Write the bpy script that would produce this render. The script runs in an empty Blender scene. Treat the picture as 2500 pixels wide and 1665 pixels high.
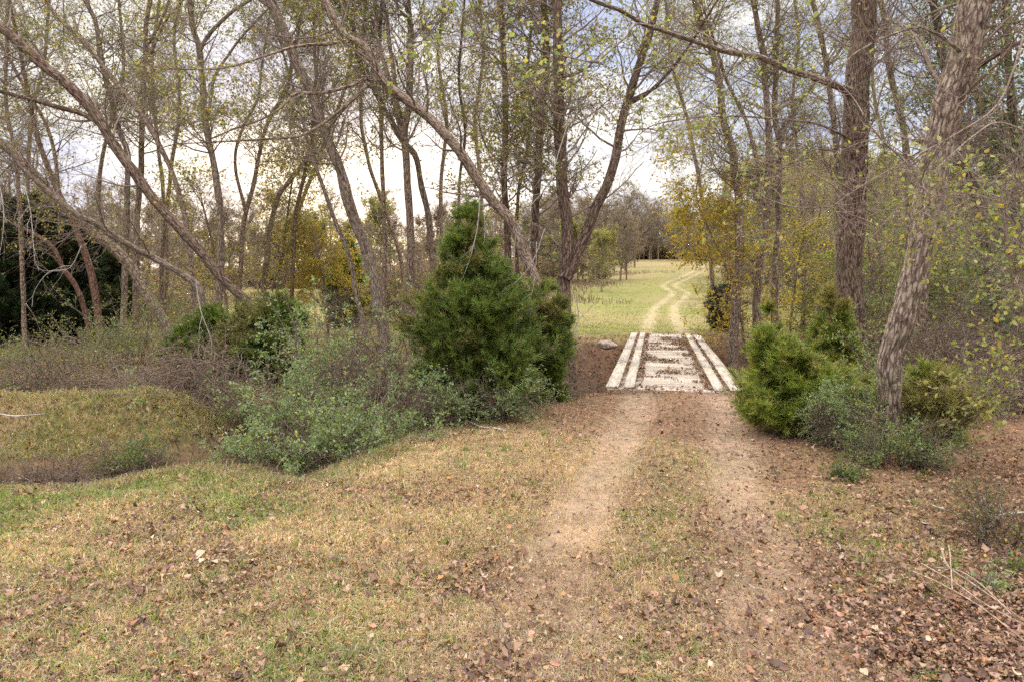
import bpy, math, random
import numpy as np
from mathutils import Vector

RNG = np.random.default_rng(7)
random.seed(7)
scene = bpy.context.scene
COL = scene.collection

# ------------------------------------------------------------------ camera model (photograph of 2500 x 1665)
FPX, CX, CY = 1689.0, 1250.0, 832.5
PITCH = math.radians(4.93)
CAMH = 2.4
SP, CP = math.sin(PITCH), math.cos(PITCH)

def P(px, py, d):
    """world point seen at photo pixel (px, py) at world depth y = d"""
    xc = (px - CX) / FPX
    yc = (CY - py) / FPX
    s = d / (CP + yc * SP)
    return np.array([xc * s, d, CAMH + (-SP + yc * CP) * s])

def G(px, py, z=0.0):
    xc = (px - CX) / FPX
    yc = (CY - py) / FPX
    s = (z - CAMH) / (-SP + yc * CP)
    return np.array([xc * s, (CP + yc * SP) * s, z])

# ------------------------------------------------------------------ noise
def _hash(i, j, k, seed):
    h = (i * 374761393 + j * 668265263 + k * 2147483647 + seed * 1274126177) & 0x7fffffff
    h = ((h ^ (h >> 13)) * 1274126177) & 0x7fffffff
    h = (h ^ (h >> 16)) & 0x7fffffff
    return h / 0x7fffffff

def vnoise(p, seed=0):
    p = np.asarray(p, float)
    i = np.floor(p).astype(np.int64)
    f = p - i
    f = f * f * (3 - 2 * f)
    r = 0
    for a in (0, 1):
        for b in (0, 1):
            for c in (0, 1):
                w = (f[:, 0] if a else 1 - f[:, 0]) * (f[:, 1] if b else 1 - f[:, 1]) * (f[:, 2] if c else 1 - f[:, 2])
                r = r + w * _hash(i[:, 0] + a, i[:, 1] + b, i[:, 2] + c, seed)
    return r

def n2(x, y, s, seed=0, oct=3):
    x = np.asarray(x, float); y = np.asarray(y, float)
    r, amp, tot = 0, 1.0, 0
    for o in range(oct):
        p = np.stack([x.ravel() * s, y.ravel() * s, np.full(x.size, o * 7.3)], 1)
        r = r + amp * vnoise(p, seed + o).reshape(x.shape)
        tot += amp; amp *= .5; s *= 2.1
    return r / tot

def sstep(a, b, x):
    t = np.clip((x - a) / (b - a), 0, 1)
    return t * t * (3 - 2 * t)

# ------------------------------------------------------------------ terrain
NEAR_EDGE = [(-60, 8.0), (-9, 8.1), (-6.2, 8.3), (-5.3, 8.4), (-4.7, 9.1), (-3.7, 9.5), (-3.1, 8.75), (-2.6, 8.8), (-2.3, 9.6), (-1.7, 11.6),
             (-.9, 13.0), (-.1, 14.0), (1.1, 14.8), (2.0, 15.2), (5.3, 15.2), (6.0, 15.6), (7.2, 16.6), (9.5, 18.4), (15, 20.6), (60, 22)]
FAR_EDGE = [(60, 28), (20, 28), (12, 29.5), (8.6, 30.9), (5.1, 30.9), (3, 29.6), (0, 26.5), (-3.6, 21.5), (-5.2, 17.5), (-5.3, 13.8), (-5.1, 11.4),
            (-5.7, 10.5), (-8, 10.3), (-14, 10.4), (-60, 10.8)]
CREEK = np.array(NEAR_EDGE + FAR_EDGE, float)

def creek_dist(x, y):
    """distance to the edge of the creek bed, positive inside"""
    x = np.asarray(x, float).ravel(); y = np.asarray(y, float).ravel()
    A, B = CREEK, np.roll(CREEK, -1, 0)
    best = np.full(x.size, 1e9); inside = np.zeros(x.size, bool)
    for a, b in zip(A, B):
        d = b - a
        t = np.clip(((x - a[0]) * d[0] + (y - a[1]) * d[1]) / (d @ d), 0, 1)
        best = np.minimum(best, np.hypot(x - a[0] - t * d[0], y - a[1] - t * d[1]))
        if abs(d[1]) > 1e-9:
            c = (a[1] > y) != (b[1] > y)
            inside ^= c & (x < a[0] + (y - a[1]) * d[0] / d[1])
    return np.where(inside, best, -best)

def height(x, y):
    x = np.asarray(x, float); y = np.asarray(y, float); shp = x.shape
    x = x.ravel(); y = y.ravel()
    z = np.zeros(x.size)
    near = (y > -5) & (y < 45)
    cd = np.full(x.size, -9.)
    cd[near] = creek_dist(x[near], y[near])
    wob = (n2(x, y, .9, 3, 3) - .5) * .5
    cd2 = cd + wob * (cd > -.8)
    deep = sstep(0.0, 2.4, cd2)
    z -= deep * (1.25 + .5 * sstep(1, 5, cd2))
    z -= .25 * sstep(-.9, .4, cd2)
    # lumps
    z *= 1 - np.exp(-((x - 3.7) / 2.1) ** 4) * sstep(16.4, 15.5, y) * (y > 5)
    z += (n2(x, y, .55, 11, 3) - .5) * .12 * (1 - .8 * np.exp(-((x - 3.5) / 2.3) ** 4) * sstep(12, 14, y) * sstep(17, 16, y)) + (n2(x, y, 3.1, 17, 2) - .5) * .05
    # raised grassy lip on the far side of the left ditch
    lip = np.exp(-((y - 11.2) / np.where(y < 11.2, .42, 1.0)) ** 2) * sstep(-4.7, -6.0, x + (n2(x, y, 1.1, 29, 2) - .5))
    z += lip * (.32 + .5 * n2(x, y, 1.0, 27, 3))
    dip = np.exp(-((y - 14.0) / 1.2) ** 2) * sstep(-4.5, -6.6, x)
    z -= dip * .55
    # right bank rises a little
    z += .25 * sstep(5.5, 11, x) * sstep(20, 6, y) * sstep(3, 6, y)
    # hill far away
    sl = .030 + .022 * sstep(-20, 30, x)
    yy = np.maximum(y - 58, 0)
    hill = yy * sl * sstep(0, 40, yy)
    hill = np.minimum(hill, 9 + (hill - 9) * .12)
    z += hill + (n2(x, y, .02, 23, 2) - .5) * 2.2 * sstep(50, 160, y)
    return z.reshape(shp)

def H(x, y):
    return float(height(np.array([x]), np.array([y]))[0])

def GT(px, py):
    """where the sight line through a photo pixel meets the terrain"""
    d = np.linspace(20, 260, 2400)
    Q = np.array([P(px, py, v) for v in d])
    k = np.nonzero(Q[:, 2] <= height(Q[:, 0], Q[:, 1]))[0]
    return Q[k[0]] if len(k) else Q[-1]

# ------------------------------------------------------------------ mesh building
class Geo:
    def __init__(s):
        s.v, s.f, s.t, s.b, s.n = [], {}, [], [], 0
    def add(s, v, f, tint=None, bark=None):
        v = np.asarray(v, np.float32).reshape(-1, 3)
        f = np.asarray(f, np.int64)
        s.v.append(v)
        s.f.setdefault(f.shape[1], []).append(f + s.n)
        if tint is None: tint = (.5, .5, .5)
        s.t.append(np.broadcast_to(np.asarray(tint, np.float32), (len(v), 3)))
        s.b.append(np.zeros((len(v), 3), np.float32) if bark is None else bark.astype(np.float32))
        s.n += len(v)
    def build(s, name, mat, parent=None, origin=(0, 0, 0), smooth=True):
        me = bpy.data.meshes.new(name)
        V = np.concatenate(s.v) - np.asarray(origin, np.float32)
        T = np.concatenate(s.t); B = np.concatenate(s.b)
        fl, counts = [], []
        for k in s.f:
            F = np.concatenate(s.f[k])
            fl.append(F.ravel()); counts.append(np.full(len(F), k))
        fl = np.concatenate(fl).astype(np.int32); counts = np.concatenate(counts).astype(np.int32)
        me.vertices.add(len(V)); me.vertices.foreach_set('co', V.ravel())
        me.loops.add(len(fl)); me.loops.foreach_set('vertex_index', fl)
        me.polygons.add(len(counts))
        st = np.zeros(len(counts), np.int32); st[1:] = np.cumsum(counts)[:-1]
        me.polygons.foreach_set('loop_start', st)
        me.polygons.foreach_set('loop_total', counts)
        if smooth: me.polygons.foreach_set('use_smooth', np.ones(len(counts), bool))
        a = me.attributes.new('tint', 'FLOAT_COLOR', 'POINT')
        a.data.foreach_set('color', np.concatenate([T, np.ones((len(T), 1), np.float32)], 1).astype(np.float32).ravel())
        a = me.attributes.new('bark', 'FLOAT_VECTOR', 'POINT')
        a.data.foreach_set('vector', B.ravel())
        me.update(calc_edges=True)
        me.materials.append(mat)
        o = bpy.data.objects.new(name, me)
        COL.objects.link(o)
        if parent is not None: o.parent = parent
        else: o.location = origin
        return o

def norm(v):
    return v / np.maximum(np.linalg.norm(v, axis=-1, keepdims=True), 1e-9)

def rdir(n):
    return norm(RNG.normal(size=(n, 3)))

def tubes(g, Pt, R, sides=3, tint=None, rough=0.0, rseed=1):
    """Pt (M,N,3), R (M,N)"""
    Pt = np.asarray(Pt, float); R = np.asarray(R, float)
    M, N, _ = Pt.shape
    T = norm(np.gradient(Pt, axis=1))
    m = np.abs(norm(T.mean(1)))
    ref = np.zeros((M, 3)); ref[np.arange(M), m.argmin(1)] = 1
    U = norm(np.cross(T, ref[:, None, :])); W = np.cross(T, U)
    a = np.arange(sides) * 2 * math.pi / sides
    ca, sa = np.cos(a), np.sin(a)
    dirs = U[:, :, None, :] * ca[None, None, :, None] + W[:, :, None, :] * sa[None, None, :, None]
    seg = np.linalg.norm(np.diff(Pt, axis=1), axis=2)
    L = np.concatenate([np.zeros((M, 1)), np.cumsum(seg, 1)], 1)
    r0 = np.maximum(R[:, :1], .01)
    off = RNG.uniform(0, 50, (M, 1, 1))
    bark = np.stack([np.broadcast_to(ca * 1.0, (M, N, sides)) * r0[:, :, None] + off,
                     np.broadcast_to(sa * 1.0, (M, N, sides)) * r0[:, :, None],
                     np.broadcast_to(L[:, :, None], (M, N, sides))], -1)
    rad = np.broadcast_to(R[:, :, None], (M, N, sides)).copy()
    if rough:
        q = bark.reshape(-1, 3)
        k = 1 / r0.mean()
        nz = vnoise(q * [k * 3.2, k * 3.2, k * .55], rseed) * .6 + vnoise(q * [k * 7, k * 7, k * 1.6], rseed + 1) * .4
        nz2 = vnoise(q * [k * .9, k * .9, k * .35], rseed + 2)
        rad *= (1 + rough * (np.abs(nz - .5) * -2.4 + .4) + rough * 1.2 * (nz2 - .5)).reshape(M, N, sides)
    V = Pt[:, :, None, :] + dirs * rad[..., None]
    i = np.arange(N - 1)[:, None]; j = np.arange(sides)[None]
    j2 = (j + 1) % sides
    q = np.stack([np.broadcast_to(i * sides + j, (N - 1, sides)), np.broadcast_to(i * sides + j2, (N - 1, sides)),
                  np.broadcast_to((i + 1) * sides + j2, (N - 1, sides)), np.broadcast_to((i + 1) * sides + j, (N - 1, sides))], -1).reshape(-1, 4)
    F = (q[None] + (np.arange(M) * N * sides)[:, None, None]).reshape(-1, 4)
    tt = None
    if tint is not None:
        tt = np.asarray(tint, float)
        if tt.ndim == 2: tt = np.repeat(tt, N * sides, 0)
    g.add(V.reshape(-1, 3), F, tt, bark.reshape(-1, 3))

def resample(pts, n):
    """Catmull-Rom through pts, n samples, by chord length"""
    p = np.asarray(pts, float)
    if len(p) == 2:
        t = np.linspace(0, 1, n)[:, None]; return p[0] * (1 - t) + p[1] * t
    q = np.vstack([2 * p[0] - p[1], p, 2 * p[-1] - p[-2]])
    L = np.concatenate([[0], np.cumsum(np.linalg.norm(np.diff(p, axis=0), axis=1))])
    s = np.linspace(0, L[-1], n)
    k = np.clip(np.searchsorted(L, s, 'right') - 1, 0, len(p) - 2)
    t = ((s - L[k]) / np.maximum(L[k + 1] - L[k], 1e-9))[:, None]
    a, b, c, d = q[k], q[k + 1], q[k + 2], q[k + 3]
    return .5 * (2 * b + (c - a) * t + (2 * a - 5 * b + 4 * c - d) * t ** 2 + (3 * b - 3 * c + d - a) * t ** 3)

def grow(Pp, Rp, n, t=(.3, 1), length=(1, 2), ang=(40, 75), npts=6, rs=.5, rmin=.004, up=0., wob=.25, taper=.3, rmax=9, outward=None, facing=None):
    """n side shoots on each of the parent polylines"""
    Pp = np.asarray(Pp, float); Rp = np.asarray(Rp, float)
    M, N, _ = Pp.shape
    m = np.repeat(np.arange(M), n)
    tt = RNG.uniform(t[0], t[1], M * n)
    x = tt * (N - 1); k = np.clip(x.astype(int), 0, N - 2); fr = (x - k)[:, None]
    p0 = Pp[m, k] * (1 - fr) + Pp[m, k + 1] * fr
    r0 = Rp[m, k] * (1 - fr[:, 0]) + Rp[m, k + 1] * fr[:, 0]
    T = norm(Pp[m, k + 1] - Pp[m, k])
    q = norm(np.cross(T, rdir(M * n)))
    if outward is not None: q = norm(q + outward)
    an = np.radians(RNG.uniform(ang[0], ang[1], M * n))[:, None]
    d = norm(T * np.cos(an) + q * np.sin(an))
    ln = RNG.uniform(length[0], length[1], M * n) * (1.15 - .55 * tt)
    st = (ln / (npts - 1))[:, None]
    out = [p0]; p = p0
    for i in range(npts - 1):
        p = p + d * st
        out.append(p)
        d = norm(d + rdir(M * n) * wob + np.array([0, 0, up]))
    Q = np.stack(out, 1)
    r = np.clip(r0 * rs, rmin, rmax)
    R = r[:, None] * np.linspace(1, taper, npts)[None]
    return Q, R

def along(Pp, n, t=(.15, 1)):
    M, N, _ = Pp.shape
    m = np.repeat(np.arange(M), n)
    x = RNG.uniform(t[0], t[1], M * n) * (N - 1); k = np.clip(x.astype(int), 0, N - 2); fr = (x - k)[:, None]
    p = Pp[m, k] * (1 - fr) + Pp[m, k + 1] * fr
    return p, norm(Pp[m, k + 1] - Pp[m, k])

def palette(n, cols, jit=.25):
    """cols: list of (weight, rgb)"""
    w = np.array([c[0] for c in cols], float); w /= w.sum()
    i = RNG.choice(len(cols), n, p=w)
    c = np.array([c[1] for c in cols], float)[i]
    return np.clip(c * (1 + RNG.uniform(-jit, jit, (n, 1))) * (1 + RNG.uniform(-.1, .1, (n, 3))), .002, .9)

def leaves(g, p, d, size, tint, width=.62, droop=.35, hexa=False):
    n = len(p)
    d = norm(d + rdir(n) * .8 + np.array([0, 0, -droop]))
    nn = norm(np.cross(d, rdir(n))); w = np.cross(nn, d)
    s = np.broadcast_to(np.asarray(size, float), (n,))[:, None]
    fold = RNG.uniform(.02, .16, (n, 1)) * s
    if hexa:
        pts = [p, p + d * s * .28 + w * s * width * .46 + nn * fold, p + d * s * .66 + w * s * width * .40 + nn * fold * .8, p + d * s - nn * fold * .8,
               p + d * s * .66 - w * s * width * .40 + nn * fold * .8, p + d * s * .28 - w * s * width * .46 + nn * fold]
        V = np.stack(pts, 1)
        F = np.array([[0, 1, 2, 3], [0, 3, 4, 5]])
        k = 6
    else:
        V = np.stack([p, p + d * s * .45 + w * s * width * .5 + nn * fold, p + d * s, p + d * s * .45 - w * s * width * .5 + nn * fold], 1)
        F = np.array([[0, 1, 2], [0, 2, 3]])
        k = 4
    F = (F[None] + (np.arange(n) * k)[:, None, None]).reshape(-1, F.shape[1])
    g.add(V.reshape(-1, 3), F, np.repeat(tint, k, 0))

def needles(g, p, d, size, tint, K=12, wid=.014, spread=.75):
    """feathery conifer sprays: K thin blades each"""
    n = len(p)
    m = np.repeat(np.arange(n), K)
    dd = norm(d[m] + rdir(n * K) * spread)
    base = p[m] + d[m] * (RNG.uniform(-.2, .8, (n * K, 1)) * np.repeat(np.broadcast_to(size, (n,)), K)[:, None])
    s = (np.repeat(np.broadcast_to(size, (n,)), K) * RNG.uniform(.5, 1.2, n * K))[:, None]
    w = norm(np.cross(dd, rdir(n * K))) * wid
    V = np.stack([base - w * .5, base + w * .5, base + dd * s + w * .12, base + dd * s - w * .12], 1)
    F = (np.arange(4)[None] + (np.arange(n * K) * 4)[:, None])
    t = np.repeat(tint, K, 0) * RNG.uniform(.75, 1.3, (n * K, 1))
    g.add(V.reshape(-1, 3), F, np.repeat(t, 4, 0))

# ------------------------------------------------------------------ object bookkeeping
def thing(name, label, cat, loc=(0, 0, 0), group=None):
    o = bpy.data.objects.new(name, None)
    o.empty_display_size = .3
    COL.objects.link(o); o.location = [float(c) for c in loc]
    o['label'] = label; o['category'] = cat
    if group: o['group'] = group
    return o

def tag(o, label=None, cat=None, group=None, kind=None):
    if label: o['label'] = label
    if cat: o['category'] = cat
    if group: o['group'] = group
    if kind: o['kind'] = kind
    return o

def kids(o):
    return [c for c in bpy.data.objects if c.parent == o]

def copy_tree(o, parent=None):
    c = o.copy(); COL.objects.link(c)
    if parent is not None: c.parent = parent
    for ch in KIDS.get(o.name, ()):
        copy_tree(ch, c)
    return c
KIDS = {}
def note_kids(o):
    KIDS[o.name] = kids(o)
    for c in KIDS[o.name]: note_kids(c)

# ------------------------------------------------------------------ materials
def new_mat(name):
    m = bpy.data.materials.new(name); m.use_nodes = True
    nt = m.node_tree; nt.nodes.clear()
    return m, nt, nt.nodes, nt.links

def leaf_material(name, trans=.35, gloss=.06):
    m, nt, N, L = new_mat(name)
    out = N.new('ShaderNodeOutputMaterial')
    at = N.new('ShaderNodeAttribute'); at.attribute_name = 'tint'
    df = N.new('ShaderNodeBsdfDiffuse'); tr = N.new('ShaderNodeBsdfTranslucent'); gl = N.new('ShaderNodeBsdfGlossy')
    gl.inputs['Roughness'].default_value = .5
    L.new(at.outputs['Color'], df.inputs['Color'])
    mul = N.new('ShaderNodeMix'); mul.data_type = 'RGBA'; mul.blend_type = 'MULTIPLY'; mul.inputs['Factor'].default_value = 1
    L.new(at.outputs['Color'], mul.inputs['A']); mul.inputs['B'].default_value = (1.35, 1.3, .7, 1)
    L.new(mul.outputs['Result'], tr.inputs['Color'])
    mx = N.new('ShaderNodeMixShader'); mx.inputs[0].default_value = trans
    L.new(df.outputs[0], mx.inputs[1]); L.new(tr.outputs[0], mx.inputs[2])
    m2 = N.new('ShaderNodeMixShader'); m2.inputs[0].default_value = gloss
    L.new(mx.outputs[0], m2.inputs[1]); L.new(gl.outputs[0], m2.inputs[2])
    L.new(m2.outputs[0], out.inputs[0])
    return m

def ramp(N, stops):
    r = N.new('ShaderNodeValToRGB')
    e = r.color_ramp.elements
    while len(e) < len(stops): e.new(.5)
    for x, (p, c) in zip(e, stops):
        x.position = p; x.color = (*c, 1)
    return r

def bark_material(name, dark, mid, light, scale=1., bump=.5, lichen=0., zs=4.4, vw=.40):
    m, nt, N, L = new_mat(name)
    out = N.new('ShaderNodeOutputMaterial'); b = N.new('ShaderNodeBsdfPrincipled')
    b.inputs['Roughness'].default_value = .9; b.inputs['Specular IOR Level'].default_value = .15
    at = N.new('ShaderNodeAttribute'); at.attribute_name = 'bark'
    mp = N.new('ShaderNodeMapping'); mp.inputs['Scale'].default_value = (11 * scale, 11 * scale, zs * scale)
    L.new(at.outputs['Vector'], mp.inputs['Vector'])
    nz = N.new('ShaderNodeTexNoise'); nz.inputs['Scale'].default_value = 1.6; nz.inputs['Detail'].default_value = 7; nz.inputs['Roughness'].default_value = .65
    vo = N.new('ShaderNodeTexVoronoi'); vo.feature = 'DISTANCE_TO_EDGE'; vo.inputs['Scale'].default_value = 1.3
    L.new(mp.outputs[0], nz.inputs['Vector'])
    wv = N.new('ShaderNodeMix'); wv.data_type = 'RGBA'; wv.blend_type = 'LINEAR_LIGHT'; wv.inputs['Factor'].default_value = .6
    L.new(mp.outputs[0], wv.inputs['A']); L.new(nz.outputs['Color'], wv.inputs['B'])
    L.new(wv.outputs['Result'], vo.inputs['Vector'])
    mr = N.new('ShaderNodeMapRange'); mr.inputs['From Max'].default_value = .22
    L.new(vo.outputs['Distance'], mr.inputs['Value'])
    mm = N.new('ShaderNodeMath'); mm.operation = 'MULTIPLY_ADD'; mm.inputs[1].default_value = vw
    L.new(mr.outputs[0], mm.inputs[0]); 
    nm = N.new('ShaderNodeMath'); nm.operation = 'MULTIPLY'; nm.inputs[1].default_value = 1.17 - vw
    L.new(nz.outputs['Fac'], nm.inputs[0]); L.new(nm.outputs[0], mm.inputs[2])
    rp = ramp(N, [(.34, dark), (.50, mid), (.70, light)])
    L.new(mm.outputs[0], rp.inputs[0])
    col = rp.outputs[0]
    n3 = N.new('ShaderNodeTexNoise'); n3.inputs['Scale'].default_value = 2.2; n3.inputs['Detail'].default_value = 5
    tc = N.new('ShaderNodeTexCoord'); L.new(tc.outputs['Object'], n3.inputs['Vector'])
    r3 = ramp(N, [(.50, (0, 0, 0)), (.70, (1, 1, 1))]); L.new(n3.outputs['Fac'], r3.inputs[0])
    mx = N.new('ShaderNodeMix'); mx.data_type = 'RGBA'
    sc = N.new('ShaderNodeMath'); sc.operation = 'MULTIPLY'; sc.inputs[1].default_value = lichen * 1.6
    L.new(r3.outputs[0], sc.inputs[0]); L.new(sc.outputs[0], mx.inputs['Factor'])
    L.new(col, mx.inputs['A']); mx.inputs['B'].default_value = (.15, .15, .07, 1)
    L.new(mx.outputs['Result'], b.inputs['Base Color'])
    bp = N.new('ShaderNodeBump'); bp.inputs['Strength'].default_value = bump; bp.inputs['Distance'].default_value = .05
    L.new(mm.outputs[0], bp.inputs['Height']); L.new(bp.outputs[0], b.inputs['Normal'])
    L.new(b.outputs[0], out.inputs[0])
    return m

M_LEAF = leaf_material('leaf', .52, .03)
M_NEEDLE = leaf_material('needle', .25, .04)
M_DEAD = leaf_material('dead_leaf', .15, .015)
M_BARK = bark_material('flaky_bark', (.032, .019, .014), (.165, .107, .078), (.38, .28, .21), 1.0, .7, .25)
M_BARK_DARK = bark_material('dark_bark', (.024, .014, .011), (.095, .057, .041), (.25, .17, .125), 1.0, 1., .2, 3.2, .32)
M_BARK_PALE = bark_material('pale_bark', (.045, .029, .022), (.165, .113, .084), (.38, .29, .225), 1.0, 1., .25, 3.4, .32)
M_BARK_RED = bark_material('reddish_bark', (.045, .02, .015), (.14, .065, .045), (.27, .16, .12), 1.0, .7, .1)
M_TWIG = bark_material('twig_bark', (.085, .056, .045), (.175, .125, .10), (.30, .23, .19), 3., .2, .15)
M_STICK = bark_material('bleached_wood', (.17, .14, .12), (.31, .27, .235), (.46, .41, .37), 2., .4, .0)
M_STALK = bark_material('dry_stalk', (.13, .09, .065), (.25, .175, .125), (.36, .27, .20), 2., .3, .0)
M_BRUSH = bark_material('brush_stem', (.050, .032, .024), (.115, .077, .058), (.21, .155, .12), 3., .2, .1)

def ground_material():
    m, nt, N, L = new_mat('meadow_ground')
    out = N.new('ShaderNodeOutputMaterial'); b = N.new('ShaderNodeBsdfPrincipled')
    b.inputs['Roughness'].default_value = .95; b.inputs['Specular IOR Level'].default_value = .1
    tc = N.new('ShaderNodeTexCoord')
    at = N.new('ShaderNodeAttribute'); at.attribute_name = 'tint'
    nz = N.new('ShaderNodeTexNoise'); nz.inputs['Scale'].default_value = 9; nz.inputs['Detail'].default_value = 8; nz.inputs['Roughness'].default_value = .72
    L.new(tc.outputs['Object'], nz.inputs['Vector'])
    n2_ = N.new('ShaderNodeTexNoise'); n2_.inputs['Scale'].default_value = .9; n2_.inputs['Detail'].default_value = 6; n2_.inputs['Roughness'].default_value = .6
    L.new(tc.outputs['Object'], n2_.inputs['Vector'])
    r1 = ramp(N, [(.30, (.50, .47, .42)), (.5, (1, 1, 1)), (.72, (1.55, 1.5, 1.4))]); L.new(nz.outputs['Fac'], r1.inputs[0])
    r2 = ramp(N, [(.33, (.78, .84, .74)), (.66, (1.22, 1.14, 1.05))]); L.new(n2_.outputs['Fac'], r2.inputs[0])
    a = N.new('ShaderNodeMix'); a.data_type = 'RGBA'; a.blend_type = 'MULTIPLY'; a.inputs['Factor'].default_value = 1
    L.new(at.outputs['Color'], a.inputs['A']); L.new(r1.outputs[0], a.inputs['B'])
    c = N.new('ShaderNodeMix'); c.data_type = 'RGBA'; c.blend_type = 'MULTIPLY'; c.inputs['Factor'].default_value = 1
    L.new(a.outputs['Result'], c.inputs['A']); L.new(r2.outputs[0], c.inputs['B'])
    L.new(c.outputs['Result'], b.inputs['Base Color'])
    bp = N.new('ShaderNodeBump'); bp.inputs['Strength'].default_value = .6; bp.inputs['Distance'].default_value = .05
    L.new(nz.outputs['Fac'], bp.inputs['Height']); L.new(bp.outputs[0], b.inputs['Normal'])
    L.new(b.outputs[0], out.inputs[0])
    return m
M_GROUND = ground_material()

def plank_material():
    m, nt, N, L = new_mat('weathered_plank')
    out = N.new('ShaderNodeOutputMaterial'); b = N.new('ShaderNodeBsdfPrincipled')
    b.inputs['Roughness'].default_value = .85; b.inputs['Specular IOR Level'].default_value = .2
    at = N.new('ShaderNodeAttribute'); at.attribute_name = 'tint'
    bk = N.new('ShaderNodeAttribute'); bk.attribute_name = 'bark'
    mp = N.new('ShaderNodeMapping'); mp.inputs['Scale'].default_value = (1.2, 26, 26); L.new(bk.outputs['Vector'], mp.inputs['Vector'])
    nz = N.new('ShaderNodeTexNoise'); nz.inputs['Scale'].default_value = 1; nz.inputs['Detail'].default_value = 6; L.new(mp.outputs[0], nz.inputs['Vector'])
    r1 = ramp(N, [(.3, (.68, .65, .60)), (.6, (1.1, 1.08, 1.05))]); L.new(nz.outputs['Fac'], r1.inputs[0])
    n3 = N.new('ShaderNodeTexNoise'); n3.inputs['Scale'].default_value = 1.6; n3.inputs['Detail'].default_value = 6
    L.new(bk.outputs['Vector'], n3.inputs['Vector'])
    r3 = ramp(N, [(.30, (.75, .69, .62)), (.5, (1, 1, 1))]); L.new(n3.outputs['Fac'], r3.inputs[0])
    a = N.new('ShaderNodeMix'); a.data_type = 'RGBA'; a.blend_type = 'MULTIPLY'; a.inputs['Factor'].default_value = 1
    L.new(at.outputs['Color'], a.inputs['A']); L.new(r1.outputs[0], a.inputs['B'])
    c = N.new('ShaderNodeMix'); c.data_type = 'RGBA'; c.blend_type = 'MULTIPLY'; c.inputs['Factor'].default_value = 1
    L.new(a.outputs['Result'], c.inputs['A']); L.new(r3.outputs[0], c.inputs['B'])
    L.new(c.outputs['Result'], b.inputs['Base Color'])
    bp = N.new('ShaderNodeBump'); bp.inputs['Strength'].default_value = .3; bp.inputs['Distance'].default_value = .01
    L.new(nz.outputs['Fac'], bp.inputs['Height']); L.new(bp.outputs[0], b.inputs['Normal'])
    L.new(b.outputs[0], out.inputs[0])
    return m
M_PLANK = plank_material()

def rock_material():
    m, nt, N, L = new_mat('sandstone')
    out = N.new('ShaderNodeOutputMaterial'); b = N.new('ShaderNodeBsdfPrincipled'); b.inputs['Roughness'].default_value = .9
    tc = N.new('ShaderNodeTexCoord')
    nz = N.new('ShaderNodeTexNoise'); nz.inputs['Scale'].default_value = 9; nz.inputs['Detail'].default_value = 8
    L.new(tc.outputs['Object'], nz.inputs['Vector'])
    r = ramp(N, [(.3, (.22, .155, .12)), (.7, (.52, .40, .32))]); L.new(nz.outputs['Fac'], r.inputs[0])
    L.new(r.outputs[0], b.inputs['Base Color'])
    bp = N.new('ShaderNodeBump'); bp.inputs['Distance'].default_value = .03; L.new(nz.outputs['Fac'], bp.inputs['Height']); L.new(bp.outputs[0], b.inputs['Normal'])
    L.new(b.outputs[0], out.inputs[0])
    return m
M_ROCK = rock_material()

# ------------------------------------------------------------------ track (ruts)
BR0, BR1 = np.array([3.56, 15.1]), np.array([6.92, 31.2])       # bridge axis, near and far end
def track_line():
    near = [(-.35, -12), (.2, -2), (.75, 3), (1.0, 4.5), (1.4, 6.33), (2.27, 9.6), (3.3, 13.5), tuple(BR0)]
    far = [tuple(BR1)]
    for px, py in [(1622, 800), (1618, 780), (1626, 748), (1652, 728), (1658, 714), (1634, 701), (1644, 690), (1674, 678), (1714, 658)]:
        q = GT(px, py); far.append((q[0], q[1]))
    far += [(far[-1][0] + 14, far[-1][1] + 40)]
    return resample(np.array([(a, b, 0) for a, b in near]), 120)[:, :2], resample(np.array([(a, b, 0) for a, b in far]), 200)[:, :2]
TRK_N, TRK_F = track_line()
TRK = np.vstack([TRK_N, TRK_F])
def track_signed(x, y):
    """signed lateral distance to the centre of the track"""
    x = np.asarray(x, float).ravel(); y = np.asarray(y, float).ravel()
    best = np.full(x.size, 1e9); side = np.ones(x.size)
    for T in (TRK_N, TRK_F):
        T = T[::2]
        for a, b in zip(T[:-1], T[1:]):
            d = b - a
            t = np.clip(((x - a[0]) * d[0] + (y - a[1]) * d[1]) / (d @ d), 0, 1)
            dx, dy = x - a[0] - t * d[0], y - a[1] - t * d[1]
            dd = np.hypot(dx, dy)
            k = dd < best
            best = np.where(k, dd, best); side = np.where(k, np.sign(d[0] * dy - d[1] * dx), side)
    return best * side

def rut_mask(x, y):
    s = np.abs(track_signed(x, y))
    wn = (n2(x, y, .8, 41, 2).ravel() - .5) * .3
    w = .36 + .02 * sstep(28, 40, np.asarray(y).ravel())
    w = w + .16 * sstep(8, 4.5, np.asarray(y).ravel())
    m = np.clip(1.25 * np.exp(-((s - .82 + wn * .5) / w) ** 2), 0, 1)
    return m * (.45 + .9 * n2(x, y, 1.5, 45, 3).ravel())

# ------------------------------------------------------------------ ground sheet
def green_field(x, y):
    """0 dry tan .. 1 green"""
    g = n2(x, y, .33, 51, 3)
    return (sstep(.42, .60, g) * .95 + .2 * n2(x, y, 1.7, 55, 2)) * (1 - .6 * sstep(-1.5, 1.5, np.asarray(x)))

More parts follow.
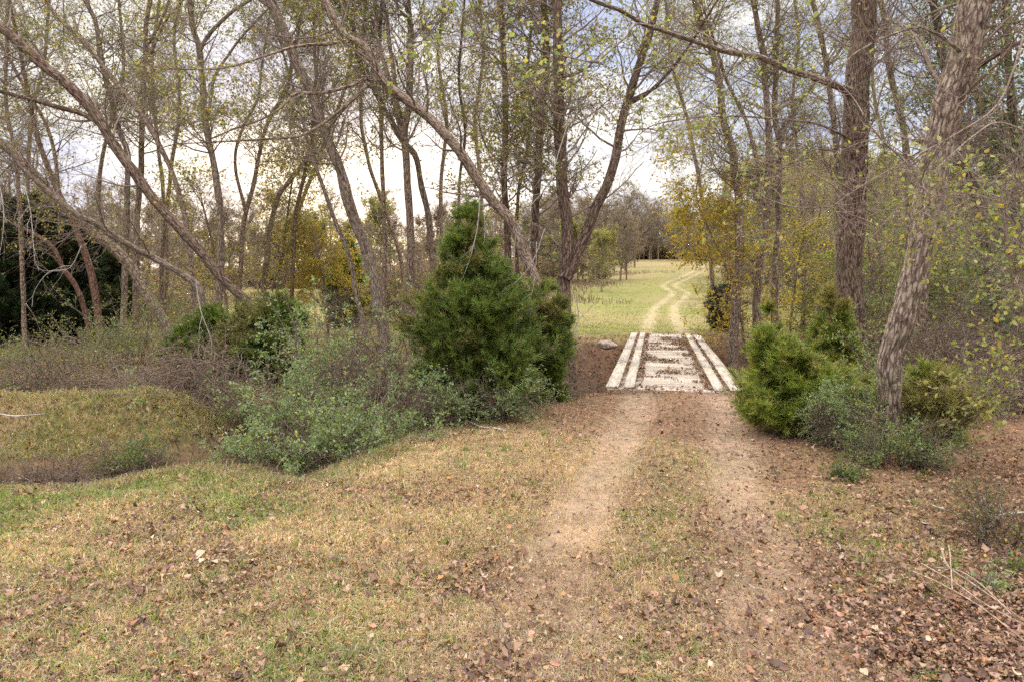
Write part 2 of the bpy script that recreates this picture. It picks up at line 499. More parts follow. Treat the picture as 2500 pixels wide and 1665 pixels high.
def litter_field(x, y):
    x = np.asarray(x, float).ravel(); y = np.asarray(y, float).ravel()
    l = .20 + .6 * sstep(.42, .66, n2(x, y, .9, 61, 3))
    right = sstep(1.2, 5.0, x - (y - 6) * .16)
    l = l + (.75 + .35 * sstep(3, 7, x)) * right
    l += .75 * sstep(9, 13.5, y) * sstep(-1.8, 1.0, x) * sstep(17, 15.5, y)
    rm = rut_mask(x, y)
    ts = track_signed(x, y); sd = np.abs(ts)
    l *= 1 - np.clip(np.where(ts > 0, .66, .42) * rm, 0, .8)
    l += .35 * (sd < .45) * sstep(5.5, 8, y)
    l *= 1 - .55 * sstep(-1.5, -4, x) * sstep(10, 7, y) * (n2(x, y, .4, 67, 2) > .45)
    return np.clip(l, 0, 1.6)

def make_ground():
    ys = [-40.]
    while ys[-1] < 900:
        y = ys[-1]
        d = .085 if 3 < y < 16 else (.14 if y < 34 and y > 0 else (1.2 if y < 0 else .012 * y * (1 + y / 300)))
        ys.append(y + max(d, .085))
    ys = np.array(ys)
    u = np.linspace(-1, 1, 460)
    u = np.sign(u) * (np.abs(u) * .55 + .45 * np.abs(u) ** 3)
    Y, U = np.meshgrid(ys, u, indexing='ij')
    X = U * (22 + 1.25 * np.maximum(Y, 0)) + .10 * np.maximum(Y, 0)
    Z = height(X, Y)
    x, y = X.ravel(), Y.ravel()
    rm = rut_mask(x, y)
    inb = np.clip(creek_dist(x, y) + (n2(x, y, 1.2, 5, 2) - .5) * .8, -2, 9)
    wet = sstep(-.35, .5, inb)
    Z = (Z.ravel() - .05 * rm * (y < 15.5)).reshape(Z.shape)
    gr = green_field(x, y)
    lit = litter_field(x, y)
    dry = np.array([.235, .165, .100]); grn = np.array([.155, .155, .055]); soil = np.array([.300, .212, .168]); litc = np.array([.165, .098, .066])
    c = dry[None] * (1 - gr[:, None]) + grn[None] * gr[:, None]
    lm = np.clip(lit * .7, 0, .85)[:, None]
    c = c * (1 - lm) + litc * lm
    rr = (np.clip(rm, 0, 1) * .75)[:, None]
    c = c * (1 - rr) + soil * rr
    ww = wet[:, None] * .92
    bed = np.array([.105, .062, .042])[None] * (.7 + .6 * n2(x, y, 1.1, 71, 3))[:, None]
    c = c * (1 - ww) + bed * ww
    # field beyond the creek
    far = sstep(29, 33, y - .12 * np.abs(x)) * 1.0
    fg = np.array([.150, .148, .050])[None] * (1 - .0 * gr[:, None])
    fd = np.array([.225, .175, .095])[None]
    k = sstep(.40, .60, n2(x, y, .09, 81, 4))[:, None] * .6 + sstep(70, 130, y)[:, None] * .45
    fc = fg * (1 - k) + fd * k
    sand = np.array([.34, .265, .19])
    fr = (np.clip(rm, 0, 1) * sstep(30, 34, y) * .55)[:, None]
    fc = fc * (1 - fr) + sand * fr
    c = c * (1 - far[:, None]) + fc * far[:, None]
    lfar = (sstep(-3.5, -6, x) * sstep(12, 14, y) * sstep(40, 26, y))[:, None] * .6
    c = c * (1 - lfar) + np.array([.16, .13, .06]) * lfar
    ny, nx = Y.shape
    i = np.arange(ny - 1)[:, None]; j = np.arange(nx - 1)[None]
    F = np.stack([i * nx + j, i * nx + j + 1, (i + 1) * nx + j + 1, (i + 1) * nx + j], -1).reshape(-1, 4)
    g = Geo(); g.add(np.stack([x, y, Z.ravel()], 1), F, c)
    o = g.build('ground', M_GROUND); tag(o, kind='structure')
make_ground()

# ------------------------------------------------------------------ grass and leaf litter (stuff)
def sample_ground(n, ylo, yhi, pxr=(-500, 3000), pwr=1.0):
    """points whose density thins with distance"""
    py = RNG.uniform(687 + FPX * CAMH / yhi, 687 + FPX * CAMH / ylo, n)
    y = FPX * CAMH / (py - 687)
    x = (RNG.uniform(pxr[0], pxr[1], n) - CX) / FPX * y
    return x, y

def grass_blades(g, x, y, hgt, lean, wid, tint):
    n = len(x)
    z = height(x, y) - .01
    p = np.stack([x, y, z], 1)
    a = RNG.uniform(0, 2 * math.pi, n)
    h = np.stack([np.cos(a), np.sin(a), np.zeros(n)], 1)
    w = np.stack([-np.sin(a), np.cos(a), np.zeros(n)], 1) * (wid * .5)[:, None]
    # width axis random about the blade so that it is seen from any side
    b = RNG.uniform(0, 2 * math.pi, n)
    w = np.stack([np.cos(b), np.sin(b), np.zeros(n)], 1) * (wid * .5)[:, None]
    up = np.array([0, 0, 1.])
    m = p + h * (hgt * lean * .35)[:, None] + up * (hgt * (1 - lean * .35) * .6)[:, None]
    t = p + h * (hgt * lean)[:, None] + up * (hgt * np.maximum(1 - lean * .95, .06))[:, None]
    V = np.stack([p - w, p + w, m + w * .8, m - w * .8, t], 1)
    F4 = np.array([[0, 1, 2, 3]]) + (np.arange(n) * 5)[:, None]
    F3 = np.array([[3, 2, 4]]) + (np.arange(n) * 5)[:, None]
    T = np.repeat(tint, 5, 0)
    g.v.append(V.reshape(-1, 3).astype(np.float32)); g.t.append(T.astype(np.float32)); g.b.append(np.zeros((n * 5, 3), np.float32))
    g.f.setdefault(4, []).append(F4 + g.n); g.f.setdefault(3, []).append(F3 + g.n); g.n += n * 5

def make_grass():
    g = Geo()
    # foreground turf
    x, y = sample_ground(520000, 3.0, 17)
    cd = creek_dist(x, y); rm = rut_mask(x, y); lit = litter_field(x, y)
    keep = (cd < .25) & (RNG.uniform(size=x.size) > np.clip(rm, 0, 1) * .52 + .80 * np.clip(lit, 0, 1.15) * sstep(-1, 3, x))
    x, y = x[keep], y[keep]; n = len(x)
    gr = np.clip(green_field(x, y) + RNG.normal(0, .16, n), 0, 1)
    dry = palette(n, [(4, (.44, .325, .205)), (3, (.35, .25, .15)), (2, (.55, .43, .30)), (1, (.24, .15, .09))])
    grn = palette(n, [(3, (.165, .21, .055)), (2, (.235, .245, .08)), (1, (.11, .16, .045))])
    k = (RNG.uniform(size=n) < gr * .8)[:, None]
    t = np.where(k, grn, dry)
    hgt = RNG.uniform(.05, .13, n) * (1 + .3 * (k[:, 0])) * (.35 + 1.3 * n2(x, y, 3.3, 91, 2))
    lean = np.clip(RNG.normal(.72, .2, n), .1, 1)
    wid = RNG.uniform(.004, .010, n) * (1 + y / 14)
    rm = np.clip(rm[keep], 0, 1)
    t = t * (1 - rm[:, None] * .6) + np.array([.41, .318, .258]) * RNG.uniform(.75, 1.2, (n, 1)) * rm[:, None] * .6
    hgt = hgt * (1 - .5 * rm) * (1 - .5 * np.clip(lit[keep], 0, 1) * sstep(-1, 3, x)); t = t * (.74 + .6 * n2(x, y, 2.6, 97, 3))[:, None]
    grass_blades(g, x, y, hgt, lean, wid, t)
    # tussocks standing out of the turf
    cx, cy = sample_ground(1500, 3.2, 13)
    lc = litter_field(cx, cy); ok = (creek_dist(cx, cy) < 0) & (rut_mask(cx, cy) < .45) & (RNG.uniform(size=cx.size) > .75 * np.clip(lc, 0, 1) * (cx > .5)); cx, cy = cx[ok], cy[ok]; m = 34
    x = np.repeat(cx, m) + RNG.normal(0, .035, cx.size * m); y = np.repeat(cy, m) + RNG.normal(0, .035, cx.size * m); n = x.size
    gk = np.repeat(RNG.uniform(size=cx.size) < .25 + .6 * green_field(cx, cy), m)[:, None]
    t = np.where(gk, palette(n, [(3, (.17, .225, .055)), (2, (.235, .26, .08))]), palette(n, [(3, (.46, .35, .225)), (2, (.36, .26, .155))]))
    grass_blades(g, x, y, RNG.uniform(.06, .17, n) * np.repeat(RNG.uniform(.6, 1.2, cx.size), m), np.clip(RNG.normal(.6, .22, n), .05, 1), RNG.uniform(.004, .008, n) * (1 + y / 16), t)
    o = g.build('grass', M_LEAF, smooth=False); tag(o, 'short dry tan and green turf around the dirt track', 'grass', kind='stuff')
    # rough grass on the left lip and banks
    g = Geo()
    n = 230000
    x = RNG.uniform(-16, -1.5, n); y = RNG.uniform(7.9, 20, n)
    cd = creek_dist(x, y)
    keep = (cd > -.7) & (cd < 3) & (RNG.uniform(size=n) < .35 + .65 * sstep(.4, .6, n2(x, y, .6, 95, 2))) | (cd < .2) & (y > 9.8) & (RNG.uniform(size=n) < .7)
    x, y = x[keep], y[keep]; n = len(x)
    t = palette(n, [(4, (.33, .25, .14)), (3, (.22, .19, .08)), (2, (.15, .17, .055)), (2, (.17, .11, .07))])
    face = (creek_dist(x, y) > .15)[:, None]  # dead grass on the bank face, browned darker to paint in its shade
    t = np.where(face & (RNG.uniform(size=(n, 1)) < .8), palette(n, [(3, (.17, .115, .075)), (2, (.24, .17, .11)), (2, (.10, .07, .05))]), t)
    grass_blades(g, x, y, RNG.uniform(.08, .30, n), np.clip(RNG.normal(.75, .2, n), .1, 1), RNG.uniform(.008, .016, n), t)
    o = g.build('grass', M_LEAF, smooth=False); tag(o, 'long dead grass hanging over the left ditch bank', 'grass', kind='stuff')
    # pasture beyond the creek
    g = Geo()
    x, y = sample_ground(150000, 20, 120, (-600, 3100))
    cd = np.where(y < 45, creek_dist(x, y), -5); rm = rut_mask(x, y)
    keep = (cd < -.2) & (RNG.uniform(size=x.size) > rm * .9) & (y > 16 + 12 * (x > -3))
    x, y = x[keep], y[keep]; n = len(x)
    far = sstep(70, 110, y) * .7 + .55 * sstep(.42, .6, n2(x, y, .09, 81, 4))
    k = (RNG.uniform(size=n) < far)[:, None]
    t = np.where(k, palette(n, [(2, (.33, .27, .14)), (1, (.25, .19, .11))]), palette(n, [(3, (.20, .205, .058)), (2, (.25, .23, .075)), (1, (.155, .17, .05))]))
    t = t * (.6 + .7 * n2(x, y, .5, 85, 3))[:, None]
    grass_blades(g, x, y, RNG.uniform(.05, .14, n) * (1 + y / 90) * (.5 + 1.0 * n2(x, y, .8, 86, 2)), np.clip(RNG.normal(.6, .2, n), .1, 1), RNG.uniform(.01, .02, n) * (1 + y / 40), t)
    o = g.build('grass', M_LEAF, smooth=False); tag(o, 'cropped green pasture grass beyond the plank bridge', 'grass', kind='stuff')
    # dry weeds standing in the pasture left of the track
    g = Geo()
    n = 60000
    y = RNG.uniform(68, 135, n); x = RNG.uniform(-90, 40, n)
    s = track_signed(x, y)
    keep = (np.abs(s) > 3.5) & (n2(x, y, .05, 99, 3) + .10 * sstep(24, 8, x) + RNG.normal(0, .04, n) > .50)
    x, y = x[keep], y[keep]; n = len(x)
    t = palette(n, [(3, (.20, .145, .095)), (2, (.14, .095, .065)), (2, (.27, .21, .12))])
    grass_blades(g, x, y, RNG.uniform(.3, .95, n), np.clip(RNG.normal(.3, .2, n), .02, .8), RNG.uniform(.04, .09, n), t)
    o = g.build('tall_weeds', M_DEAD, smooth=False); tag(o, 'brown standing weeds in a band across the pasture', 'weeds', kind='stuff')

def curled(g, p, nrm, size, tint):
    """fallen leaves: lobed outline, curled"""
    n = len(p)
    a = RNG.uniform(0, 2 * math.pi, n)
    t = norm(nrm + rdir(n) * RNG.uniform(.15, .9, (n, 1)))
    u = norm(np.cross(t, np.stack([np.cos(a), np.sin(a), np.zeros(n) + .01], 1))); w = np.cross(t, u)
    out = np.array([(-.5, 0), (-.28, .34), (.06, .40), (.26, .22), (.55, 0), (.26, -.22), (.06, -.40), (-.28, -.34)])
    jit = RNG.uniform(.55, 1.3, (n, 8, 1))
    s = size[:, None, None]
    cu = RNG.uniform(-.3, 2.2, (n, 1)) ; cv = RNG.uniform(-.9, 1.3, (n, 1))
    L = out[None] * jit * RNG.uniform(.65, 1.05, (n, 1, 2))
    zc = cu * L[:, :, 1] ** 2 * 1.6 + cv * L[:, :, 0] ** 2 * .9 + RNG.uniform(-.05, .05, (n, 8))
    V = p[:, None, :] + (u[:, None] * L[:, :, :1] + w[:, None] * L[:, :, 1:] + t[:, None] * zc[..., None]) * s
    c = (p + t * .0)[:, None, :]
    V = np.concatenate([V, c], 1)
    F = np.array([[8, 0, 1, 2], [8, 2, 3, 4], [8, 4, 5, 6], [8, 6, 7, 0]])
    F = (F[None] + (np.arange(n) * 9)[:, None, None]).reshape(-1, 4)
    g.add(V.reshape(-1, 3), F, np.repeat(tint, 9, 0))

LITTER_COLS = [(5, (.200, .115, .074)), (4, (.275, .170, .112)), (1, (.36, .255, .18)), (5, (.130, .074, .052)), (1, (.30, .155, .065)), (2, (.085, .055, .043))]
def make_litter():
    g = Geo()
    x, y = sample_ground(330000, 3.0, 21)
    lit = litter_field(x, y); cd = creek_dist(x, y)
    pr = np.where(cd > -.1, .55 * (y > 11), np.clip(lit - .04, 0, 1.6) * .75)
    keep = RNG.uniform(size=x.size) < pr
    x, y = x[keep], y[keep]; n = len(x)
    z = height(x, y) + RNG.uniform(.008, .065, n)
    size = np.clip(RNG.lognormal(math.log(.031), .45, n), .014, .095)
    curled(g, np.stack([x, y, z], 1), np.tile([0, 0, 1.], (n, 1)), size, palette(n, LITTER_COLS, .3))
    o = g.build('fallen_leaves', M_DEAD, smooth=False); tag(o, 'brown fallen leaves scattered over turf and track', 'leaves', kind='stuff')
    g = Geo()
    n = 26000
    x = RNG.uniform(-6, 16, n); y = RNG.uniform(11, 31.5, n)
    keep = creek_dist(x, y) > -.6
    x, y = x[keep], y[keep]; n = len(x)
    z = height(x, y) + RNG.uniform(.01, .06, n)
    curled(g, np.stack([x, y, z], 1), np.tile([0, 0, 1.], (n, 1)), RNG.uniform(.06, .12, n), palette(n, [(4, (.19, .10, .065)), (3, (.26, .16, .105)), (3, (.12, .065, .045))], .3))
    o = g.build('fallen_leaves', M_DEAD, smooth=False); tag(o, 'dark fallen leaves covering the creek banks', 'leaves', kind='stuff')
make_grass(); make_litter()

# ------------------------------------------------------------------ bridge
def box(g, c, ax, ay, az, tint, bk=0.):
    c = np.asarray(c, float)
    s = np.array([(-1, -1, -1), (1, -1, -1), (1, 1, -1), (-1, 1, -1), (-1, -1, 1), (1, -1, 1), (1, 1, 1), (-1, 1, 1)], float)
    V = c + s[:, :1] * ax + s[:, 1:2] * ay + s[:, 2:] * az
    F = [[0, 3, 2, 1], [4, 5, 6, 7], [0, 1, 5, 4], [1, 2, 6, 5], [2, 3, 7, 6], [3, 0, 4, 7]]
    la, lb = np.linalg.norm(ax), np.linalg.norm(ay)
    B = np.stack([s[:, 0] * la + bk, s[:, 1] * lb + bk * 1.7, s[:, 2] * .02], 1)
    g.add(V, F, tint, B)

def make_bridge():
    t = np.array([*(BR1 - BR0), 0]); Ln = np.linalg.norm(t); t /= Ln
    s = np.array([t[1], -t[0], 0]); up = np.array([0, 0, 1.])
    o0 = np.array([*BR0, 0.0])
    root = thing('plank_bridge', 'pale wooden plank bridge with double runner boards crossing the leafy creek', 'bridge', o0)
    g = Geo(); n = int(Ln / .285)
    for i in range(n):
        w = Ln / n
        c = o0 + t * (w * (i + .5)) + up * (-.02 + random.uniform(-.006, .006)) + s * random.uniform(-.02, .02)
        v = random.uniform(.82, 1.12)
        box(g, c, s * 1.44, t * (w / 2 - .006), up * .035, np.array([.44, .38, .32]) * v, i * 3.1)
    g.build('deck', M_PLANK, root, o0, smooth=False)
    for off, wd in ((-1.35, .275), (-.98, .225), (.98, .225), (1.35, .275)):
        cuts = sorted([0] + [Ln * (k + random.uniform(-.12, .12)) / 4 for k in (1, 2, 3)] + [Ln])
        if off > 1.2: cuts[-1] -= 1.1
        for a, b in zip(cuts[:-1], cuts[1:]):
            g = Geo(); v = random.uniform(.92, 1.08)
            c = o0 + t * ((a + b) / 2) + s * (off + random.uniform(-.012, .012)) + up * .040
            box(g, c, t * ((b - a) / 2 - .008), s * wd / 2, up * .022, np.array([.46, .41, .35]) * v, a * 2.3 + off)
            g.build('runner_board', M_PLANK, root, o0, smooth=False)
    for off in (-1.2, 1.2):
        g = Geo(); box(g, o0 + t * Ln / 2 + s * off + up * -.27, t * (Ln / 2 + .3), s * .12, up * .21, (.12, .085, .065), off)
        g.build('beam', M_PLANK, root, o0, smooth=False)
    # leaf drifts lying on the deck
    g = Geo(); n = 15000
    a = RNG.uniform(.1, Ln - .1, n); b = RNG.uniform(-1.45, 1.45, n)
    dens = sstep(.46, .63, .5 * n2(a * .7 + 3, b * .9, 1.0, 33, 2) + .5 * n2(a * 2.1, b * 1.9, 1.0, 35, 3) + .16 * (np.abs(np.abs(b) - .80) < .12) + .18 * (np.abs(np.abs(b) - 1.165) < .07) - .14 * (a < 1.2) - .05 + .06 * (b > .45))
    on = (np.abs(np.abs(b) - 1.35) < .15) | (np.abs(np.abs(b) - .98) < .13)
    dens = np.where(on, .004, dens)
    k = RNG.uniform(size=n) < dens; a, b = a[k], b[k]; n = len(a)
    on = (np.abs(np.abs(b) - 1.35) < .15) | (np.abs(np.abs(b) - .98) < .13)
    p = o0 + t * a[:, None] + s * b[:, None] + up * (np.where(on, .068, .025) + RNG.uniform(0, .03, n))[:, None]
    curled(g, p, np.tile([0, 0, 1.], (n, 1)), RNG.uniform(.05, .10, n), palette(n, LITTER_COLS, .3))
    o = g.build('fallen_leaves', M_DEAD, smooth=False); tag(o, 'brown leaf drifts lying on the bridge deck', 'leaves', kind='stuff')
make_bridge()

# ------------------------------------------------------------------ leaf palettes
LV_MIX = [(4, (0.173, 0.196, 0.058)), (3, (0.277, 0.256, 0.067)), (2, (0.450, 0.353, 0.074)), (2, (0.196, 0.127, 0.067)), (2, (0.113, 0.143, 0.053))]
LV_OLIVE = [(4, (0.194, 0.208, 0.059)), (3, (0.297, 0.275, 0.075)), (2, (0.133, 0.149, 0.052)), (1, (0.416, 0.327, 0.075))]
LV_GREEN = [(4, (0.102, 0.150, 0.042)), (3, (0.156, 0.192, 0.054)), (2, (0.072, 0.102, 0.036)), (1, (0.288, 0.264, 0.060))]
LV_YELLOW = [(4, (0.456, 0.348, 0.048)), (3, (0.336, 0.288, 0.054)), (2, (0.204, 0.204, 0.048)), (1, (0.432, 0.240, 0.036))]
LV_RUST = [(3, (0.228, 0.120, 0.066)), (2, (0.156, 0.090, 0.060)), (2, (0.264, 0.186, 0.084)), (1, (0.168, 0.156, 0.060))]
LV_LIGHT = [(4, (.22, .255, .085)), (3, (.29, .305, .11)), (2, (.15, .20, .06)), (1, (.36, .31, .08))]
LV_IVY = [(4, (.045, .085, .025)), (3, (.07, .12, .03)), (2, (.10, .14, .04))]
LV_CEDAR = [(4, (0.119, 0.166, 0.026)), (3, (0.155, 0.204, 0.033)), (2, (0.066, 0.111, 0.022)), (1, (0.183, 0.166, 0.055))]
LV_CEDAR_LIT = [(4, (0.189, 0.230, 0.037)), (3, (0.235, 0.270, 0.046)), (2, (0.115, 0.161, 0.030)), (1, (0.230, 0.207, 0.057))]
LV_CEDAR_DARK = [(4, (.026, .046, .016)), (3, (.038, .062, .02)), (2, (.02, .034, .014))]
LV_PRIVET = [(4, (.180, .245, .110)), (3, (.235, .300, .150)), (2, (.125, .18, .075)), (1, (.33, .33, .10))]

# ------------------------------------------------------------------ trees
def stem_from_pixels(pts, d, w0, w1, n=40, depth_lean=0., ext=0., base=True, d1=None):
    """polyline in photo pixels from the base up -> (n,3) points and (n,) radii. d may run to d1 along the stem."""
    k = len(pts)
    f = np.linspace(0, 1, k)
    dd = d + (0 if d1 is None else (d1 - d)) * f + depth_lean * f ** 1.5
    Q = [P(x, y, di) for (x, y), di in zip(pts, dd)]
    if base:
        q = Q[0].copy(); v = Q[0] - Q[1]; gz = H(q[0], q[1]) - .25
        if q[2] > gz:
            fall = q[2] - gz
            h = np.array([v[0], v[1], 0]) / max(abs(v[2]), .3) * min(fall, .6) * .5
            Q.insert(0, np.array([q[0] + h[0], q[1] + h[1], gz]))
    if ext:
        v = Q[-1] - Q[-2]; v = v / np.linalg.norm(v)
        v2 = v + np.array([0, 0, .5]); v2 /= np.linalg.norm(v2)
        Q.append(Q[-1] + v * ext * .5); Q.append(Q[-1] + v2 * ext * .5)
    S = resample(Q, n)
    u = np.linspace(0, 1, n)
    L = np.linalg.norm(np.diff(np.array(Q), axis=0), axis=1).sum()
    vis = 1 - (ext / L if ext else 0)
    thin = .84 if w0 < 50 else .97
    w = thin * np.interp(u, [0, .03, .08, vis, 1.0001], [w0 * 1.4, w0 * 1.12, w0, w1, w1 * (.35 if ext else 1)])
    kink = (vnoise(S * 1.1 + w0, 61) - .5)[:, None] * np.array([1, .6, 0]) + (vnoise(S * 1.3 + w1 + 9, 62) - .5)[:, None] * np.array([-.6, 1, 0])
    S = S + kink * (w[:, None] * .5 * d / FPX) * (.6 if w0 < 50 else .22) * np.minimum(u * 8, 1)[:, None]
    w = w * (1 + .22 * (vnoise(S * 2.2 + w0, 63) - .5))
    R = w * .5 * (S[:, 1] if d1 is not None else d) / FPX
    return S, R

def crown_parts(root, org, stems, dens=1., leaf=1., cols=LV_MIX, lsize=.072, t=(.35, 1), reach=1., twig_mat=None, hexa=False, droop=.35, seed_up=.06, fine=1., ivy=None, lmat=None):
    """limbs, branches and twigs with foliage on the given stems [(S,R)] -> crown > foliage"""
    g = Geo(); fl = Geo()
    for S, R in stems:
        L = np.linalg.norm(np.diff(S, axis=0), axis=1).sum()
        nl = max(3, int(3.8 * L * dens))
        Q1, R1 = grow(S[None], R[None], nl, t, (.9 * reach, 2.6 * reach), (35, 80), 9, .30, .009, seed_up, .20, .3, rmax=.032)
        tubes(g, Q1, R1, 5)
        Q2, R2 = grow(Q1, R1, 7, (.2, 1), (.5 * reach, 1.7 * reach), (30, 65), 8, .5, .0040, .02, .25, .4)
        tubes(g, Q2, R2, 3)
        Q3, R3 = grow(Q2, R2, max(2, int(6.2 * fine)), (.15, 1), (.22, .75), (25, 60), 5, .6, .0024, -.04, .22, .5)
        tubes(g, Q3, R3, 3)
        if leaf > 0:
            m = RNG.permutation(len(Q3))
            # uneven: leave some branches bare
            keep = vnoise(Q3[:, 0] * .75, 31) + RNG.uniform(-.12, .12, len(Q3)) > .50
            q = Q3[keep]
            nlv = int(len(q) * 4.8 * leaf)
            if nlv and len(q):
                q = q[RNG.integers(0, len(q), nlv)]
                p, d = along(q, 1, (.1, 1))
                p = p + rdir(nlv) * .015
                leaves(fl, p, d, RNG.uniform(.55, 1.25, nlv) * lsize, palette(nlv, cols, .3), .62, droop, hexa)
        if ivy:
            cnt, icol, rad, tr = ivy
            p, d = along(S[None], cnt, tr)
            p = p + rdir(cnt) * (RNG.uniform(.3, 1, (cnt, 1)) ** .5) * rad
            leaves(fl, p, d, RNG.uniform(.05, .10, cnt), palette(cnt, icol, .3), .85, .5, False)
    c = g.build('crown', twig_mat or M_TWIG, root, org)
    if fl.n:
        f = fl.build('foliage', lmat or M_LEAF, c, org, smooth=False)
    return c

def tree(name, label, pts, d, w0, w1, forks=(), mat=None, sides=16, rough=.13, group=None, cat='tree', ext=None, d1=None, dlean=0., n=90, limbs=(), crown=True, **kw):
    """pts base->top in photo pixels. forks share the trunk's mesh; limbs are parts of their own."""
    S, R = stem_from_pixels(pts, d, w0, w1, n, dlean, d * .30 if ext is None else ext, True, d1)
    org = np.array([S[0][0], S[0][1], H(S[0][0], S[0][1])])
    root = thing(name, label, cat, org, group)
    g = Geo(); tubes(g, S[None], R[None], sides, None, rough, int(abs(pts[0][0])) + 3)
    stems = [(S, R)]
    for fk in forks:
        fp, fw0, fw1 = fk[:3]
        da = fk[3] if len(fk) > 3 else d
        db = fk[4] if len(fk) > 4 else da
        fe = fk[5] if len(fk) > 5 else d * .22
        s, r = stem_from_pixels(fp, da, fw0, fw1, 70, 0, fe, False, db)
        tubes(g, s[None], r[None], max(8, sides - 2), None, rough, int(fp[0][0]))
        stems.append((s, r))
    g.build('trunk', mat or M_BARK, root, org)
    for lb in limbs:
        lp, lw0, lw1, da, db = lb[:5]
        s, r = stem_from_pixels(lp, da, lw0, lw1, 26, 0, 0, False, db)
        g = Geo(); tubes(g, s[None], r[None], 8, None, rough * .6, int(lp[0][0]))
        g.build('limb', (lb[5] if len(lb) > 5 else mat) or M_BARK, root, org)
        stems.append((s, r))
    if crown: crown_parts(root, org, stems, **kw)
    return root

exec_order = []
# --- left side
tree('birch_tree', 'leaning rough-barked tree bent far left over the ditch, foot beside the bare clay bank',
     [(440, 864), (383, 760), (333, 672), (283, 611), (214, 557), (150, 500), (110, 455), (60, 402), (0, 352), (-60, 320)], 22, 30, 24, mat=M_BARK, dens=.8, leaf=.55)
tree('birch_tree', 'pale leaning stem crossing in front of the bent tree above the left bank',
     [(509, 860), (494, 745), (472, 690), (383, 634), (310, 595), (245, 551), (180, 522), (120, 470)], 20.5, 24, 14, mat=M_BARK_PALE, dens=.7, leaf=.5, ext=2)
tree('birch_tree', 'big dark trunk slanting from the blue-green shrub up to the upper left corner',
     [(640, 800), (612, 745), (547, 684), (509, 634), (440, 560), (367, 478), (322, 413), (276, 352), (230, 276), (165, 207), (103, 161), (23, 84), (-30, 40)], 18.5, 26, 27,
     mat=M_BARK_DARK, dens=.8, leaf=.8, forks=[([(322, 413), (268, 330), (215, 285), (140, 262), (60, 240), (-30, 215)], 15, 10)])
tree('birch_tree', 'slim straight tree rising behind the slanting trunk at left, forked near its top',
     [(330, 830), (333, 640), (337, 500), (344, 413), (348, 268), (354, 150), (356, 70), (367, 0)], 26, 17, 12, dens=1., leaf=1.0, cols=LV_OLIVE,
     forks=[([(355, 115), (385, 70), (410, 10), (420, -20)], 8, 6), ([(352, 170), (400, 60), (440, 10)], 8, 5)])
tree('birch_tree', 'thin upright stem just left of the slim forked tree',
     [(300, 840), (306, 640), (310, 470), (312, 400), (310, 367), (291, 318), (268, 230), (249, 153), (233, 57), (207, 0)], 25, 17, 12, dens=.9, leaf=.7, mat=M_BARK_PALE)
tree('birch_tree', 'slender tree arching left behind the big slanting trunk',
     [(470, 840), (471, 700), (462, 590), (448, 517), (421, 421), (383, 344), (344, 276), (306, 230), (245, 153), (191, 88), (153, 57), (107, 0)], 24, 15, 11, dens=.9, leaf=.7)
tree('birch_tree', 'pale trunk with a wide fork high up, left of the low sun glow',
     [(530, 844), (532, 749), (540, 653), (538, 577), (536, 490), (524, 421), (509, 344), (501, 298), (494, 214), (486, 122), (471, 69), (463, 0)], 24, 20, 15, mat=M_BARK_PALE, dens=1., leaf=1.1, cols=LV_OLIVE,
     forks=[([(488, 121), (517, 77), (566, 31), (612, 0)], 10, 8), ([(508, 290), (524, 191), (562, 130), (589, 92), (628, 50)], 9, 5)])
tree('birch_tree', 'thin crooked tree half hidden by yellow leaves right of the forked pale trunk',
     [(580, 760), (588, 640), (597, 536), (620, 451), (631, 383), (658, 291), (700, 220), (720, 120)], 28, 14, 9, dens=1.2, leaf=1.6, cols=LV_OLIVE,
     forks=[([(600, 520), (574, 400), (589, 321), (628, 245), (640, 160)], 9, 6)])
tree('birch_tree', 'vine-tangled tree against the sun glow, leaning right',
     [(640, 780), (650, 640), (672, 500), (708, 440), (750, 383), (765, 325), (775, 250), (770, 140)], 29, 16, 9, dens=1.2, leaf=2.2, cols=LV_OLIVE,
     ivy=(1400, LV_OLIVE, 1.0, (.15, .6)))
tree('birch_tree', 'straight thin stem beside the vine-tangled tree, under the sun glow',
     [(712, 760), (716, 640), (722, 530), (740, 440), (757, 360), (766, 250)], 30, 13, 8, dens=1., leaf=1.6, cols=LV_OLIVE)
tree('birch_tree', 'sturdy trunk leaning left across the sun glow, dense brown brush round its foot',
     [(940, 870), (926, 760), (915, 684), (896, 619), (873, 560), (850, 490), (826, 410), (796, 325), (777, 279), (758, 222), (727, 161), (704, 107), (680, 50), (655, 0)], 19.5, 36, 22, mat=M_BARK_PALE, dens=.8, leaf=.8,
     forks=[([(706, 112), (690, 60), (672, 0)], 12, 9)])
tree('birch_tree', 'thin leaning stem on the left of the sturdy leaning trunk',
     [(890, 800), (877, 745), (865, 691), (850, 615), (823, 550), (800, 490), (765, 390), (740, 300)], 22, 15, 8, dens=.8, leaf=.8, mat=M_BARK_PALE)
tree('birch_tree', 'slim vertical stem between the sturdy leaning trunk and the lichen-spotted one',
     [(935, 800), (938, 710), (940, 577), (934, 459), (932, 344), (930, 268), (922, 150), (930, 40)], 24, 14, 10, dens=1., leaf=1.1)
tree('birch_tree', 'lichen-spotted tree with three stems spreading above, left of the large cedar',
     [(1010, 830), (1005, 700), (1003, 597), (995, 459), (988, 344), (995, 268), (1003, 153), (1003, 77), (995, 0)], 23, 25, 15, dens=.9, leaf=1.3, cols=LV_OLIVE, mat=M_BARK,
     forks=[([(985, 330), (968, 249), (957, 153), (945, 60), (934, 0)], 14, 9), ([(986, 344), (945, 184), (922, 96), (915, 0)], 14, 9)])
